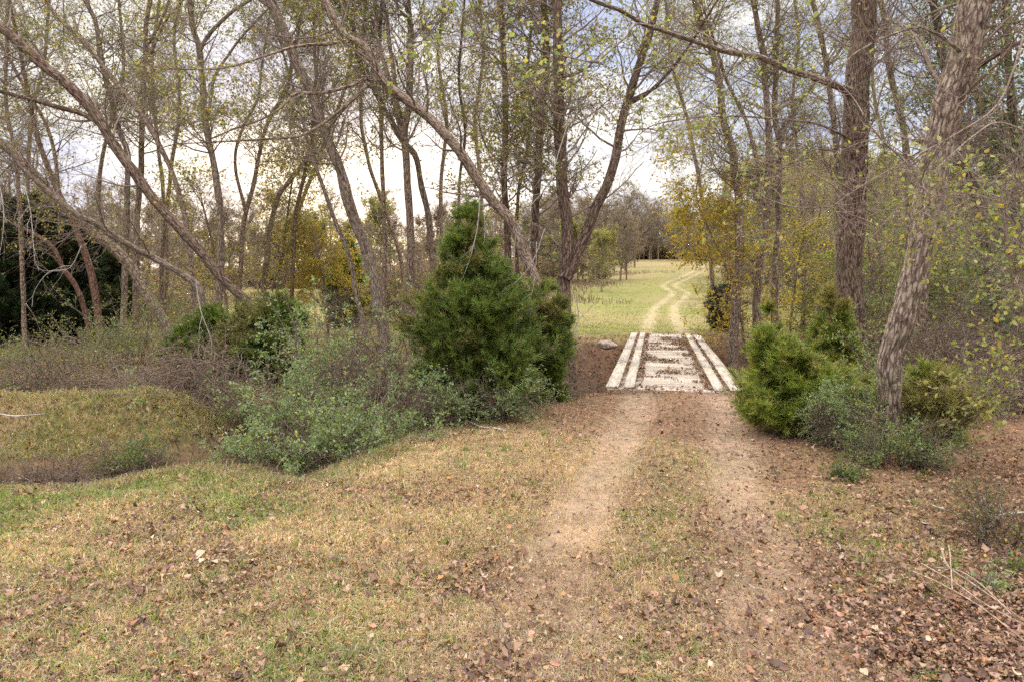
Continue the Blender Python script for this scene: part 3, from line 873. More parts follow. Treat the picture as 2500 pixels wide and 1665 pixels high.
tree('birch_tree', 'long pale stem curving left behind the lichen-spotted tree',
     [(1062, 800), (1060, 700), (1053, 597), (1045, 528), (1030, 459), (1014, 383), (976, 337), (953, 291), (926, 245), (896, 184), (873, 138), (861, 61), (838, 0)], 25, 20, 13, dens=.9, leaf=1.0, mat=M_BARK_PALE)
tree('birch_tree', 'heavy flaky limb-like trunk leaning out of the cedar toward upper left',
     [(1350, 880), (1330, 760), (1290, 640), (1244, 536), (1202, 490), (1167, 440), (1144, 406), (1106, 352), (1060, 299), (1014, 260), (984, 237), (934, 199), (911, 153), (884, 111), (850, 96), (823, 65), (800, 19)], 17.5, 36, 22, mat=M_BARK, dens=.6, leaf=.6, n=70, rough=.1,
     limbs=[([(896, 190), (850, 212), (780, 228), (720, 230), (690, 262), (640, 292), (560, 320)], 11, 4, 17.5, 16),
            ([(850, 100), (800, 108), (720, 115), (640, 140), (540, 168), (370, 169)], 10, 3, 17.5, 15.5),
            ([(900, 205), (850, 255), (800, 295), (740, 330), (690, 338), (520, 348), (440, 352)], 10, 3, 17.5, 16)])
# --- centre group
tree('oak_tree', 'central thick trunk splitting above the cedar, one half straight and one leaning right',
     [(1390, 930), (1382, 844), (1378, 806), (1374, 749), (1378, 672), (1384, 596), (1382, 517), (1374, 440), (1370, 364), (1366, 306), (1363, 230), (1363, 115), (1359, 0)], 18, 42, 27, mat=M_BARK_DARK, sides=16, rough=.09, dens=1.0, leaf=1.0, cols=LV_MIX, t=(.3, 1),
     forks=[([(1380, 680), (1400, 634), (1428, 574), (1451, 517), (1481, 459), (1504, 383), (1516, 318), (1531, 249), (1550, 191), (1565, 145), (1585, 84), (1604, 0)], 32, 17),
            ([(1535, 255), (1585, 225), (1630, 180), (1673, 126), (1700, 85), (1740, 20)], 11, 6, 18, 17)])
tree('oak_tree', 'dark straight trunk right behind the cedar, left of the thick splitting one',
     [(1300, 900), (1303, 700), (1305, 574), (1313, 459), (1317, 364), (1320, 268), (1332, 191), (1332, 96), (1328, 0)], 19.5, 24, 19, mat=M_BARK_DARK, dens=1.2, leaf=1.5, cols=LV_MIX, ivy=(900, LV_MIX, .7, (.35, .9)))
tree('oak_tree', 'vine-wrapped trunk rising behind the top of the large cedar',
     [(1240, 860), (1240, 600), (1232, 478), (1232, 364), (1236, 268), (1232, 172), (1225, 60), (1220, 0)], 20.5, 22, 15, mat=M_BARK_DARK, dens=1.3, leaf=2.2, cols=LV_MIX, ivy=(2200, LV_MIX, .9, (.3, .95)))
tree('oak_tree', 'thin leafy stem filling the gap between the vine-wrapped trunk and the dark straight one',
     [(1268, 860), (1262, 600), (1266, 470), (1285, 380), (1295, 290), (1290, 160), (1300, 20)], 22, 12, 8, mat=M_BARK_DARK, dens=1.5, leaf=2.0, cols=LV_MIX, ivy=(900, LV_MIX, .9, (.4, .95)))
tree('oak_tree', 'thin leafy sapling behind the long pale stem, left of the cedar top',
     [(1130, 850), (1125, 620), (1120, 470), (1135, 330), (1120, 200), (1130, 60)], 24, 10, 7, mat=M_BARK_DARK, dens=1.5, leaf=2.0, cols=LV_MIX)
# --- right side
tree('birch_tree', 'tall trunk with scaly bark standing at the far end of the bridge on its right',
     [(1790, 845), (1797, 780), (1799, 730), (1803, 634), (1803, 538), (1799, 459), (1787, 364), (1764, 287), (1757, 210), (1745, 153), (1715, 57), (1696, 0)], 25.5, 29, 15, mat=M_BARK, dens=1., leaf=1.0, cols=LV_OLIVE)
tree('birch_tree', 'trunk forking into two long stems, first one right of the scaly trunk by the bridge',
     [(1848, 845), (1849, 730), (1856, 634), (1866, 557), (1875, 459), (1879, 364), (1872, 268), (1864, 153), (1845, 38), (1837, 0)], 26, 25, 14, dens=1., leaf=1.0, cols=LV_OLIVE,
     forks=[([(1866, 500), (1845, 383), (1826, 306), (1799, 249), (1772, 191), (1740, 90)], 13, 7)])
tree('birch_tree', 'straight grey trunk behind small cedars, second one right of the scaly trunk by the bridge',
     [(1897, 850), (1891, 730), (1895, 634), (1899, 520), (1902, 421), (1902, 344), (1891, 268), (1895, 153), (1898, 0)], 27, 22, 12, mat=M_BARK_PALE, dens=1., leaf=1.0, cols=LV_OLIVE,
     forks=[([(1900, 360), (1930, 290), (1985, 210), (2030, 150)], 9, 5)])
B_ROOT = tree('sycamore_tree', 'broad dark trunk standing upright behind the right-hand cedar bush',
     [(2092, 920), (2090, 883), (2082, 806), (2075, 710), (2071, 615), (2076, 540), (2082, 470), (2086, 383), (2094, 268), (2098, 153), (2107, 77), (2109, 0)], 17.5, 62, 52, mat=M_BARK_DARK, sides=40, rough=.18, n=150, dens=.35, leaf=.4, cols=LV_LIGHT + LV_OLIVE[:2], lsize=.085, hexa=True,
     ivy=(160, LV_LIGHT, .55, (.45, .85)),
     limbs=[([(2075, 225), (2002, 195), (1925, 172), (1860, 142), (1772, 126), (1715, 107), (1623, 77), (1570, 60), (1516, 27), (1443, 0), (1380, -40)], 20, 9, 17.4, 10.5, M_BARK_PALE),
            ([(1600, 70), (1575, 62), (1548, 62), (1527, 92), (1470, 142), (1450, 153), (1374, 138), (1250, 107), (1180, 90)], 7, 3, 12.2, 9.5, M_BARK_PALE),
            ([(2085, 345), (2000, 305), (1900, 292), (1800, 285), (1700, 288), (1600, 305), (1560, 330)], 8, 3, 17.4, 12, M_BARK_PALE)])
A_ROOT = tree('sycamore_tree', 'nearest big trunk leaning right, pale flaking bark, privet round its foot',
     [(2182, 1080), (2170, 985), (2172, 883), (2195, 806), (2218, 730), (2237, 653), (2252, 577), (2264, 498), (2278, 420), (2295, 344), (2321, 249), (2350, 153), (2371, 57), (2382, 0)], 10.3, 55, 67, mat=M_BARK_PALE, sides=56, rough=.2, n=190, dens=.5, leaf=.20, cols=LV_LIGHT, lsize=.075, hexa=True, t=(.45, 1), reach=.8,
     limbs=[([(2345, 200), (2400, 155), (2450, 125), (2500, 100), (2580, 60)], 17, 9, 10.3, 9.5, M_BARK_DARK),
            ([(2262, 470), (2215, 400), (2150, 340), (2080, 250)], 9, 3, 10.3, 10.6),
            ([(2350, 130), (2260, 70), (2180, 85), (2090, 130), (2030, 190)], 9, 3, 10.2, 8.6),
            ([(2500, 90), (2440, 250), (2330, 330), (2200, 400), (2080, 470), (1960, 560)], 5, 1.5, 9.6, 8.0, M_TWIG),
            ([(2520, 330), (2440, 300), (2380, 330), (2300, 400), (2200, 500), (2120, 590)], 5, 1.5, 9.2, 8.4, M_TWIG)])
tree('birch_tree', 'thin pale stem showing just left of the broad dark trunk',
     [(2052, 850), (2050, 600), (2045, 430), (2036, 306), (2025, 220), (2013, 134), (1998, 57), (1983, 0)], 25, 20, 13, mat=M_BARK_PALE, dens=1., leaf=1.2, cols=LV_OLIVE)
tree('birch_tree', 'pale stem leaning left between the two big right-hand trunks',
     [(2225, 830), (2222, 600), (2216, 450), (2209, 325), (2186, 230), (2170, 153), (2159, 38), (2150, 0)], 22, 22, 14, mat=M_BARK_PALE, dens=.9, leaf=.7, cols=LV_OLIVE)
tree('birch_tree', 'grey trunk low behind the leaning flaky trunk, beside the brush pile',
     [(2268, 945), (2262, 850), (2256, 760), (2262, 640), (2290, 500), (2330, 300), (2360, 120)], 17, 24, 12, mat=M_BARK, dens=1., leaf=1.2, cols=LV_OLIVE)
tree('ivy_tree', 'ivy-covered trunk leaning left near the right edge',
     [(2440, 880), (2420, 680), (2404, 574), (2380, 470), (2360, 400), (2330, 280), (2300, 120)], 17, 34, 22, mat=M_BARK_DARK, dens=.9, leaf=.6, cols=LV_GREEN, ivy=(2000, LV_IVY, .5, (.15, .75)))
tree('ivy_tree', 'bare pale trunk between the ivy-covered ones at the right edge',
     [(2455, 880), (2445, 680), (2432, 536), (2415, 383), (2388, 230), (2380, 150), (2370, 0)], 20, 26, 16, mat=M_BARK_PALE, dens=.9, leaf=.7, cols=LV_OLIVE)
tree('ivy_tree', 'dark tree smothered in ivy on the right border',
     [(2500, 900), (2490, 700), (2484, 536), (2478, 383), (2470, 250), (2461, 115), (2455, 0)], 15, 26, 18, mat=M_BARK_DARK, dens=1.2, leaf=1.6, cols=LV_GREEN, ivy=(5200, LV_IVY, .8, (.1, .8)))
# --- reddish trunks by the dark cedar
tree('birch_tree', 'reddish trunk in front of the dark cedar at left',
     [(245, 829), (237, 749), (218, 653), (191, 577), (168, 519), (130, 440), (90, 330), (60, 180)], 25, 20, 10, mat=M_BARK_RED, dens=.9, leaf=.6)
tree('birch_tree', 'shorter reddish trunk leaning on the one before the dark cedar',
     [(218, 833), (209, 768), (185, 700), (153, 653), (126, 603), (60, 560), (0, 540)], 25.5, 16, 10, mat=M_BARK_RED, dens=.8, leaf=.5, ext=2)
for lab, pts, d in [('grey slender tree at the left border among bare twigs', [(60, 820), (52, 600), (40, 400), (15, 250), (20, 0)], 24),
                    ('crooked grey tree right of the left border, arching over the dark cedar', [(150, 830), (148, 640), (140, 420), (110, 300), (58, 210), (10, 120)], 27),
                    ('slim brown tree behind the arched pale stem, rising to the top at left', [(400, 830), (395, 640), (420, 400), (440, 250), (425, 100), (440, 0)], 30),
                    ('thin twiggy tree behind the sun glow, right of the leaning sturdy trunk', [(985, 800), (975, 620), (900, 400), (880, 250), (890, 60)], 31),
                    ('thin dark pole-like tree left of the pale forked trunk', [(400, 820), (408, 640), (400, 480), (380, 300), (372, 140), (390, 0)], 33),
                    ('thin bent tree crossing behind the big slanting trunk', [(250, 820), (262, 640), (240, 480), (262, 330), (300, 180), (290, 0)], 31),
                    ('spindly tree leaning right behind the vine-tangled one', [(690, 800), (700, 640), (735, 500), (800, 330), (850, 180), (860, 20)], 34),
                    ('spindly brown tree between the lichen-spotted tree and the cedar top', [(1090, 800), (1085, 640), (1075, 480), (1090, 300), (1070, 140), (1085, 0)], 30),
                    ('spindly grey tree just right of the lichen-spotted tree', [(1150, 800), (1155, 640), (1175, 480), (1160, 300), (1180, 140), (1170, 0)], 33),
                    ('very thin tree by the left border leaning toward the reddish trunks', [(110, 820), (100, 640), (70, 480), (75, 300), (110, 140), (120, 0)], 32),
                    ('thin grey tree showing through leaves left of the scaly trunk', [(1745, 800), (1735, 640), (1712, 470), (1680, 300), (1640, 150), (1625, 0)], 34),
                    ('slim stem behind the forked trunk on the right of the bridge', [(1960, 830), (1962, 600), (1950, 400), (1935, 250), (1950, 100), (1940, 0)], 32),
                    ('slender leaning tree in the gap right of the broad dark trunk', [(2160, 840), (2150, 600), (2165, 400), (2130, 200), (2140, 0)], 29)]:
    tree('slender_tree', lab, pts, d, 13, 8, mat=M_BARK, dens=1.1, leaf=.9, cols=LV_OLIVE, sides=8, rough=.04)

# yellow understory trees
tree('maple_sapling', 'golden-leaved sapling spreading by the scaly trunk at the end of the bridge',
     [(1815, 830), (1800, 740), (1770, 650), (1730, 560), (1700, 480), (1710, 420)], 26.6, 7, 4, crown=True, dens=3.0, leaf=1.5, cols=LV_YELLOW, lsize=.085, t=(.15, 1), ext=.8, reach=1.0, seed_up=0., mat=M_TWIG, rough=0, cat='sapling')
tree('maple_sapling', 'yellow-green sapling filling the space between grey trunks right of the bridge',
     [(1925, 840), (1935, 740), (1950, 640), (1965, 540), (1960, 430)], 30, 6, 4, dens=2.2, leaf=1.1, cols=LV_OLIVE + LV_YELLOW[:2], lsize=.085, t=(.1, 1), ext=1., reach=1., mat=M_TWIG, rough=0, cat='sapling')
tree('maple_sapling', 'yellow leafy sapling at mid left in front of the bright pasture',
     [(640, 800), (660, 720), (690, 620), (700, 540), (710, 470)], 31, 9, 5, dens=2.4, leaf=1.5, cols=LV_OLIVE + LV_YELLOW, lsize=.085, t=(.35, 1), ext=1., reach=1.2, mat=M_TWIG, rough=0, cat='sapling')
tree('maple_sapling', 'yellow-green sapling behind the pale forked trunk at left',
     [(560, 800), (545, 700), (520, 600), (500, 520)], 28, 8, 5, dens=2.4, leaf=1.4, cols=LV_OLIVE + LV_YELLOW[:1], lsize=.08, t=(.3, 1), ext=1., reach=1.2, mat=M_TWIG, rough=0, cat='sapling')
tree('maple_sapling', 'small sapling with deep yellow leaves between the leaning trunks',
     [(800, 800), (795, 720), (780, 640), (770, 590)], 30, 8, 5, dens=3., leaf=2.4, cols=LV_YELLOW, lsize=.08, t=(.05, 1), ext=.8, reach=1., mat=M_TWIG, rough=0, cat='sapling')
tree('redbud_sapling', 'large-leaved pale green sapling spreading at the right edge',
     [(2580, 1000), (2550, 900), (2510, 800), (2480, 720), (2465, 640), (2455, 560)], 8.2, 10, 6, dens=2.0, leaf=.55, cols=LV_LIGHT[:2] + LV_OLIVE, lsize=.07, t=(.25, 1), ext=.5, reach=.55, hexa=True, seed_up=-.02, mat=M_TWIG, rough=0, cat='sapling')
tree('redbud_sapling', 'pale green leafy sapling between the two big right-hand trunks',
     [(2130, 960), (2140, 850), (2150, 760), (2130, 680), (2120, 590), (2110, 480)], 20, 8, 4, dens=2.2, leaf=.55, cols=LV_LIGHT, lsize=.08, t=(.25, 1), ext=.5, reach=.65, hexa=True, seed_up=0., mat=M_TWIG, rough=0, cat='sapling')
tree('redbud_sapling', 'tall green sapling hanging leaves in front of the ivy at far right',
     [(2600, 1000), (2560, 800), (2520, 650), (2480, 560), (2440, 500)], 12., 10, 5, dens=1.8, leaf=.4, cols=LV_LIGHT + LV_GREEN[:2], lsize=.08, t=(.2, 1), ext=.6, reach=.8, hexa=True, seed_up=-.02, mat=M_TWIG, rough=0, cat='sapling')

# ------------------------------------------------------------------ hanging bare branches in front of the cedar and the left trees
def hanging(label, pts, d, w0, sub=6, name='hanging_branch'):
    S, R = stem_from_pixels(pts, d, w0 * .6, w0 * .25, 22, 0, 0, False)
    org = S[0].copy(); g = Geo(); tubes(g, S[None], R[None], 6)
    Q, r = grow(S[None], R[None], sub, (.2, .95), (.3, .7), (25, 60), 7, .6, .003, -.12, .2, .4); tubes(g, Q, r, 4)
    Q2, r2 = grow(Q, r, 3, (.3, 1), (.15, .4), (25, 60), 4, .6, .002, -.1, .2, .5); tubes(g, Q2, r2, 3)
    o = g.build(name, M_STICK, None, org); tag(o, label, 'branch')
hanging('bleached branch drooping over the left face of the large cedar', [(1172, 480), (1165, 560), (1145, 640), (1125, 690), (1105, 735)], 12.2, 5)
hanging('forked pale twig hanging above the middle of the cedar', [(1180, 490), (1184, 560), (1180, 600), (1168, 650)], 12.4, 4, 4)
hanging('long pale twig arching down the right half of the cedar', [(1390, 290), (1362, 380), (1340, 450), (1290, 510), (1262, 560), (1255, 640)], 12.6, 5, 5)
hanging('thin pale twig dangling before the cedar top at right', [(1330, 560), (1300, 640), (1250, 700), (1205, 740)], 12.4, 4, 4)
hanging('short bleached twig at the right shoulder of the cedar', [(1310, 590), (1308, 650), (1300, 710), (1290, 745)], 12.5, 4, 4)
hanging('white drooping branch at the left border below the bent trunk', [(60, 450), (75, 520), (80, 580), (86, 650)], 14, 5, 7)
hanging('curly pale twig in front of the dark cedar at left', [(200, 600), (170, 655), (120, 665), (85, 710), (78, 750)], 15, 5, 5)
hanging('bare white twigs hanging at the left edge of the picture', [(-20, 400), (5, 480), (8, 560), (-4, 640)], 12, 5, 8)
hanging('long curved pale vine in front of the small left cedar', [(478, 690), (490, 760), (515, 830), (512, 880), (490, 920), (465, 945)], 14, 5, 3)
hanging('thin drooping branch beside the right side of the thick central trunk', [(1402, 720), (1412, 770), (1400, 830), (1432, 880)], 15.5, 5, 6)

# ------------------------------------------------------------------ conifers and shrubs
def cedar(label, px, py, d, prof, cols, n_br=300, spray=26, size=.11, wid=.016, lean=(0, 0), name='cedar_bush', cat='cedar', droop=.0, stem_w=.06, K=12):
    """prof: [(height m, radius m, x shift m)], foot at photo pixel px, depth d"""
    b = P(px, py, d); b[2] = H(b[0], b[1])
    n_br = int(n_br * .5)
    root = thing(name, label, cat, b)
    hs = np.array([p[0] for p in prof]); rs = np.array([p[1] for p in prof]); xs = np.array([p[2] if len(p) > 2 else 0 for p in prof])
    top = hs[-1]
    ax = np.linspace(0, top, 14)
    S = np.stack([b[0] + np.interp(ax, hs, xs), np.full(14, b[1]), b[2] + ax], 1)
    g = Geo(); tubes(g, S[None], np.linspace(stem_w, stem_w * .15, 14)[None], 7); g.build('trunk', M_BARK_RED, root, b)
    # branches: from the stem out to an uneven envelope
    w = np.interp(np.linspace(0, top, 200), hs, rs); w = w / w.sum()
    hh = RNG.choice(np.linspace(0, top, 200), n_br, p=w) + RNG.uniform(-.02, .02, n_br)
    a = RNG.uniform(0, 2 * math.pi, n_br)
    lump = .34 + 1.0 * vnoise(np.stack([np.cos(a) * 2.1 + 5, np.sin(a) * 2.1 + px * .01, hh * 2.0], 1), 77) + RNG.uniform(-.14, .30, n_br) * RNG.uniform(0, 1.4, n_br)
    r = np.interp(hh, hs, rs) * lump
    sh = np.interp(hh, hs, xs)
    tip = np.stack([b[0] + sh + np.cos(a) * r, b[1] + np.sin(a) * r, b[2] + np.clip(hh + r * .16 - droop * r, .06, None)], 1)
    h0 = np.clip(hh - r * .42, .05, None)
    st = np.stack([b[0] + np.interp(h0, hs, xs), np.full(n_br, b[1]), b[2] + h0], 1)
    mid = (st + tip) * .5 + np.stack([np.zeros(n_br), np.zeros(n_br), -.06 * r], 1) + rdir(n_br) * .04
    u = np.linspace(0, 1, 7)[None, :, None]
    Q = st[:, None] * (1 - u) ** 2 + 2 * mid[:, None] * u * (1 - u) + tip[:, None] * u ** 2
    g = Geo(); tubes(g, Q, np.linspace(.011, .003, 7)[None] * np.ones((n_br, 1)), 4); c = g.build('crown', M_BRUSH, root, b)
    f = Geo()
    Q2, R2 = grow(Q, np.ones((n_br, 7)) * .004, 16, (.25, 1), (.10, .34), (18, 48), 4, .6, .002, .05, .15)
    p, dd = along(Q2, max(2, spray // 9), (.1, 1))
    col = palette(len(p), cols, .22)
    bz = sstep(.52, .72, vnoise(p * 1.5, 15))[:, None] * .75                     # bronzed winter sprays in patches
    col = col * (1 - bz) + np.array([.15, .125, .045]) * col.sum(1, keepdims=True) / .26 * bz
    needles(f, p + rdir(len(p)) * .02, norm(dd + np.array([0, 0, .25])), size * RNG.uniform(.6, 1.2, len(p)), col, K, wid)
    f.build('foliage', M_NEEDLE, c, b, smooth=False)
    return root

cedar('large bright green cedar bush left of the bridge, hiding the central trunks', 1180, 1030, 12.7,
      [(0, .55, .0), (.3, .9, .0), (.8, 1.02, -.03), (1.4, 1.06, -.1), (1.9, .98, -.15), (2.35, .78, -.25), (2.7, .5, -.3), (3.05, .36, -.3), (3.4, .15, -.25), (3.7, .05, -.25)], LV_CEDAR, 820, 42, .11, .010, K=12)
cedar('smaller rounded cedar tucked against the right flank of the large cedar', 1325, 990, 13.8,
      [(0, .3), (.4, .5), (1.0, .55), (1.5, .45), (1.9, .25), (2.3, .06)], LV_CEDAR, 190, 36, .14, .011, K=15)
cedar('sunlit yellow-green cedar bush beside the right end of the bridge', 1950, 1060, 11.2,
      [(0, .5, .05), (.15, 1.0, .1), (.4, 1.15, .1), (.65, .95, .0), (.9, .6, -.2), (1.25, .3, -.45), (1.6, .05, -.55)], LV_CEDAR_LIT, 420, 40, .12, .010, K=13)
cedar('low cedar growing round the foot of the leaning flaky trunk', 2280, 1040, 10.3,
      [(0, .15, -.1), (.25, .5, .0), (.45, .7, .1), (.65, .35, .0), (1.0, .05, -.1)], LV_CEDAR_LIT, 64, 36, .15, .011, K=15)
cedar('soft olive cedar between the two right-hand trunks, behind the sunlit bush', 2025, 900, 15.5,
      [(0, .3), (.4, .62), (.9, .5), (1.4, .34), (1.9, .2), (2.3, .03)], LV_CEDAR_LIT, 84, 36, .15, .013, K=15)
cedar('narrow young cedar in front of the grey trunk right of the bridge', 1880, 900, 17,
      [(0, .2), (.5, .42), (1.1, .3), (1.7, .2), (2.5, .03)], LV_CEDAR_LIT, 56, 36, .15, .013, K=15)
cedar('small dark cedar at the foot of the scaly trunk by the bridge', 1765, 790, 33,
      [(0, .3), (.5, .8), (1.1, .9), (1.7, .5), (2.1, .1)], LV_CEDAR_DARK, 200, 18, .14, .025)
cedar('pointed green cedar top showing over the blue-green shrub at left', 668, 860, 16.5,
      [(0, .4), (.5, .7), (1.0, .75), (1.5, .55), (1.8, .3), (2.0, .06)], LV_CEDAR, 330, 36, .15, .013, K=15)
cedar('low bright cedar on the leafy bank below the pale forked trunk', 525, 930, 17.5,
      [(0, .6), (.4, .95), (.9, .85), (1.3, .45), (1.6, .08)], LV_CEDAR, 300, 36, .15, .013, K=15)
cedar('small cedar on the leafy slope between the low bright cedar and the blue-green shrub', 600, 900, 16.5,
      [(0, .4), (.4, .7), (.9, .55), (1.3, .25), (1.6, .06)], LV_CEDAR, 220, 36, .15, .013, K=15)
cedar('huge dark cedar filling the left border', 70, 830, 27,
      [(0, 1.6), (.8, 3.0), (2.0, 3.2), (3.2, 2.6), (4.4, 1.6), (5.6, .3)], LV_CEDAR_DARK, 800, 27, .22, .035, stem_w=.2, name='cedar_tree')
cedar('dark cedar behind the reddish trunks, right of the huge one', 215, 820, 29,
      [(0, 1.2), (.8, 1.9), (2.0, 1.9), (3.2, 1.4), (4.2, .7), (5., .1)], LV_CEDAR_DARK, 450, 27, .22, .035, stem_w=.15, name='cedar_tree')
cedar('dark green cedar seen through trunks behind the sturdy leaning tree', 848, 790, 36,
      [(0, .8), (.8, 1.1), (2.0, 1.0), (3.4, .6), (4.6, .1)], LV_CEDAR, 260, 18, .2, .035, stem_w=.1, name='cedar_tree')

def shrub(label, px, py, d, rx, hgt, cols, stems=40, leafn=1., lsize=.04, name='privet_shrub', cat='shrub', arch=-.10, mat=None, spread=(15, 75), lmat=None, ry=None, hexa=False, z0=None):
    """arching stems with small leaves; rx spread in metres"""
    b = P(px, py, d); b[2] = H(b[0], b[1]) if z0 is None else z0
    root = thing(name, label, cat, b)
    ry = ry or rx * .8
    a = RNG.uniform(0, 2 * math.pi, stems); rr = RNG.uniform(0, .45, stems) ** .7
    p = b + np.stack([np.cos(a) * rr * rx, np.sin(a) * rr * ry, np.full(stems, -.05)], 1)
    an = np.radians(RNG.uniform(spread[0], spread[1], stems) * .6)
    az = a + RNG.normal(0, .5, stems)
    d0 = np.stack([np.cos(az) * np.sin(an) * rx / max(hgt, .1) * 1.0, np.sin(az) * np.sin(an) * ry / max(hgt, .1), np.cos(an)], 1)
    d0 = norm(d0)
    ln = hgt * RNG.uniform(.4, 1.3, stems)
    out = [p]; dd = d0; NP = 10
    for i in range(NP - 1):
        p = p + dd * (ln / (NP - 1))[:, None]
        out.append(p); dd = norm(dd + np.array([0, 0, arch]) + rdir(stems) * .12)
    S = np.stack(out, 1); R = np.linspace(.010, .004, NP)[None] * np.ones((stems, 1))
    g = Geo(); tubes(g, S, R, 4)
    Q, r = grow(S, R, 9, (.2, 1), (.25 * hgt ** .5, .6 * hgt ** .5), (30, 70), 6, .6, .003, arch * .6, .2); tubes(g, Q, r, 3)
    Q2, r2 = grow(Q, r, 3, (.2, 1), (.12, .32), (30, 60), 4, .6, .002, -.03, .2); tubes(g, Q2, r2, 3)
    c = g.build('stems' if False else 'branchwork', mat or M_BRUSH, root, b)
    if leafn > 0:
        f = Geo()
        for W, k in ((Q, 9 * leafn), (Q2, 7 * leafn), (S, 8 * leafn)):
            k = int(round(k))
            if k < 1: continue
            p, dl = along(W, k, (.1, 1))
            n = len(p)
            keep = vnoise(p * 2.4, 41) + RNG.uniform(-.16, .16, n) > .50
            p, dl = p[keep], dl[keep]; n = len(p)
            sd = norm(np.cross(dl, rdir(n)))
            leaves(f, p, norm(dl * .5 + sd), lsize * RNG.uniform(.6, 1.2, n), palette(n, cols, .28), .5, .0, hexa)
        f.build('foliage', lmat or M_LEAF, c, b, smooth=False)
    return root

shrub('large blue-green privet in the gully, below the small cedars', 735, 1000, 12.5, 1.25, 3.0, LV_PRIVET, 46, 1.1, .070, spread=(10, 110))
shrub('privet leaning over the near edge of the gully, front one of the blue-green shrubs', 850, 1060, 11.0, 1.15, 1.75, LV_PRIVET, 52, 1.2, .062, spread=(10, 110))
shrub('privet at the gully head, left of the front blue-green shrub', 680, 1080, 10.6, .8, 1.15, LV_PRIVET, 34, 1.1, .06, spread=(10, 110))
shrub('tall thin privet behind the gully shrubs, silvery leaves toward the pasture', 800, 930, 15, 1.0, 2.2, LV_PRIVET, 40, .9, .075)
shrub('low privet under the left skirt of the large cedar', 1075, 1035, 11.6, .4, .8, LV_PRIVET, 34, 1.3, .045)
shrub('low blue-green privet in front of the large cedar, above the white forked stick', 1245, 1030, 11.9, .6, .85, LV_PRIVET, 36, 1.3, .042)
shrub('privet clump hugging the foot of the leaning flaky trunk', 2070, 1095, 9.8, .5, .9, LV_PRIVET, 40, 1.3, .042)
shrub('low trailing privet running down from the flaky trunk onto the leaf litter', 2190, 1170, 8.8, .55, .6, LV_GREEN + LV_PRIVET, 36, 1.3, .04)
shrub('thin privet sprig growing up the flaky trunk', 2165, 960, 11.2, .4, 1.6, LV_PRIVET, 14, 1.0, .045)
shrub('grey-green bramble mound at the left border on the far bank', 75, 900, 19, 1.5, 1.2, LV_PRIVET + LV_OLIVE[:2], 40, .9, .045, name='bramble_bush')
shrub('grey-green bramble beside the reddish trunks', 230, 880, 19, 1.5, 1.7, LV_PRIVET + LV_OLIVE[:2], 42, .9, .045, name='bramble_bush')
shrub('bramble and vine mound left of the leafy clay bank', 335, 900, 18, 1.1, 2.2, LV_PRIVET + LV_OLIVE[:2], 36, .8, .045, name='bramble_bush')
shrub('green-leaved bramble on the nose of the grassy lip at left', 320, 1075, 10.0, .5, .5, LV_GREEN, 26, 1.3, .04, name='bramble_bush')
shrub('low dark vines along the bottom of the left ditch', 190, 1105, 9.2, 1.3, .32, LV_PRIVET + LV_RUST[:2], 46, .9, .032, name='bramble_bush')
shrub('dull vines along the ditch edge below the grassy lip', 480, 1095, 9.9, .9, .30, LV_PRIVET + LV_RUST[:2], 40, .8, .03, name='bramble_bush')
# brown thickets: bare tangles
def thicket(label, px, py, d, rx, ry, hgt, n=220, cols=LV_RUST, leafn=700, lsize=.05, name='brush_thicket', mat=None, fine=4):
    b = P(px, py, d); b[2] = H(b[0], b[1])
    root = thing(name, label, 'brush', b)
    p = b + np.stack([RNG.normal(0, .5, n) * rx, RNG.normal(0, .5, n) * ry, RNG.uniform(-.05, .5, n) ** 1.2 * hgt], 1) if False else \
        b + np.stack([RNG.normal(0, .5, n) * rx, RNG.normal(0, .5, n) * ry, np.abs(RNG.uniform(0, .7, n)) * hgt], 1)
    e = np.clip(1 - ((p[:, 0] - b[0]) / (1.6 * rx)) ** 2, .15, 1) * (.25 + 1.5 * vnoise(p * [1.7, 1.7, 0] + rx, 88) ** 1.5); p[:, 2] = b[2] + (p[:, 2] - b[2]) * e
    dd = rdir(n); dd[:, 2] = np.abs(dd[:, 2]) * .9 + .1; dd = norm(dd)
    ln = RNG.uniform(.5, 1.1, n) * max(hgt, .5); NP = 9; out = [p]
    for i in range(NP - 1):
        p = p + dd * (ln / (NP - 1))[:, None]; out.append(p)
        dd = norm(dd + rdir(n) * .25 + np.array([0, 0, -.16]))
    S = np.stack(out, 1); R = np.linspace(.008, .003, NP)[None] * RNG.uniform(.5, 1.4, (n, 1))
    g = Geo(); tubes(g, S, R, 4)
    Q, r = grow(S, R, fine, (.1, 1), (.2, .6), (25, 70), 6, .6, .0024, -.05, .3); tubes(g, Q, r, 3)
    c = g.build('branchwork', mat or M_BRUSH, root, b)
    if leafn:
        f = Geo(); p, dl = along(Q[RNG.integers(0, len(Q), leafn)], 1)
        leaves(f, p, dl, lsize * RNG.uniform(.6, 1.3, leafn), palette(leafn, cols, .3), .65, .5)
        f.build('foliage', M_LEAF, c, b, smooth=False)
    return root
MIXED = LV_RUST + LV_OLIVE[:2]
thicket('tall brown tangle of vines between the sturdy leaning trunk and the large cedar', 970, 950, 16, .6, .8, 3.4, 520, MIXED, 2600)
thicket('bare brown brush behind the gully shrubs, under the thin leaning stem', 880, 920, 17.5, .9, .9, 2.6, 320, MIXED, 1700)
thicket('brown brush heap in the ditch between the grassy lip and the gully privet', 470, 1035, 12.4, 1.2, .7, 1.1, 380, LV_RUST, 900)
thicket('low brown brush on the slope under the leafy clay bank', 400, 990, 14, 1.2, .8, 1.1, 500, LV_RUST, 900)
thicket('tangled brown briars on the far bank at left, behind the grassy lip', 130, 950, 14.6, 1.9, .8, 1.5, 520, MIXED, 2200)
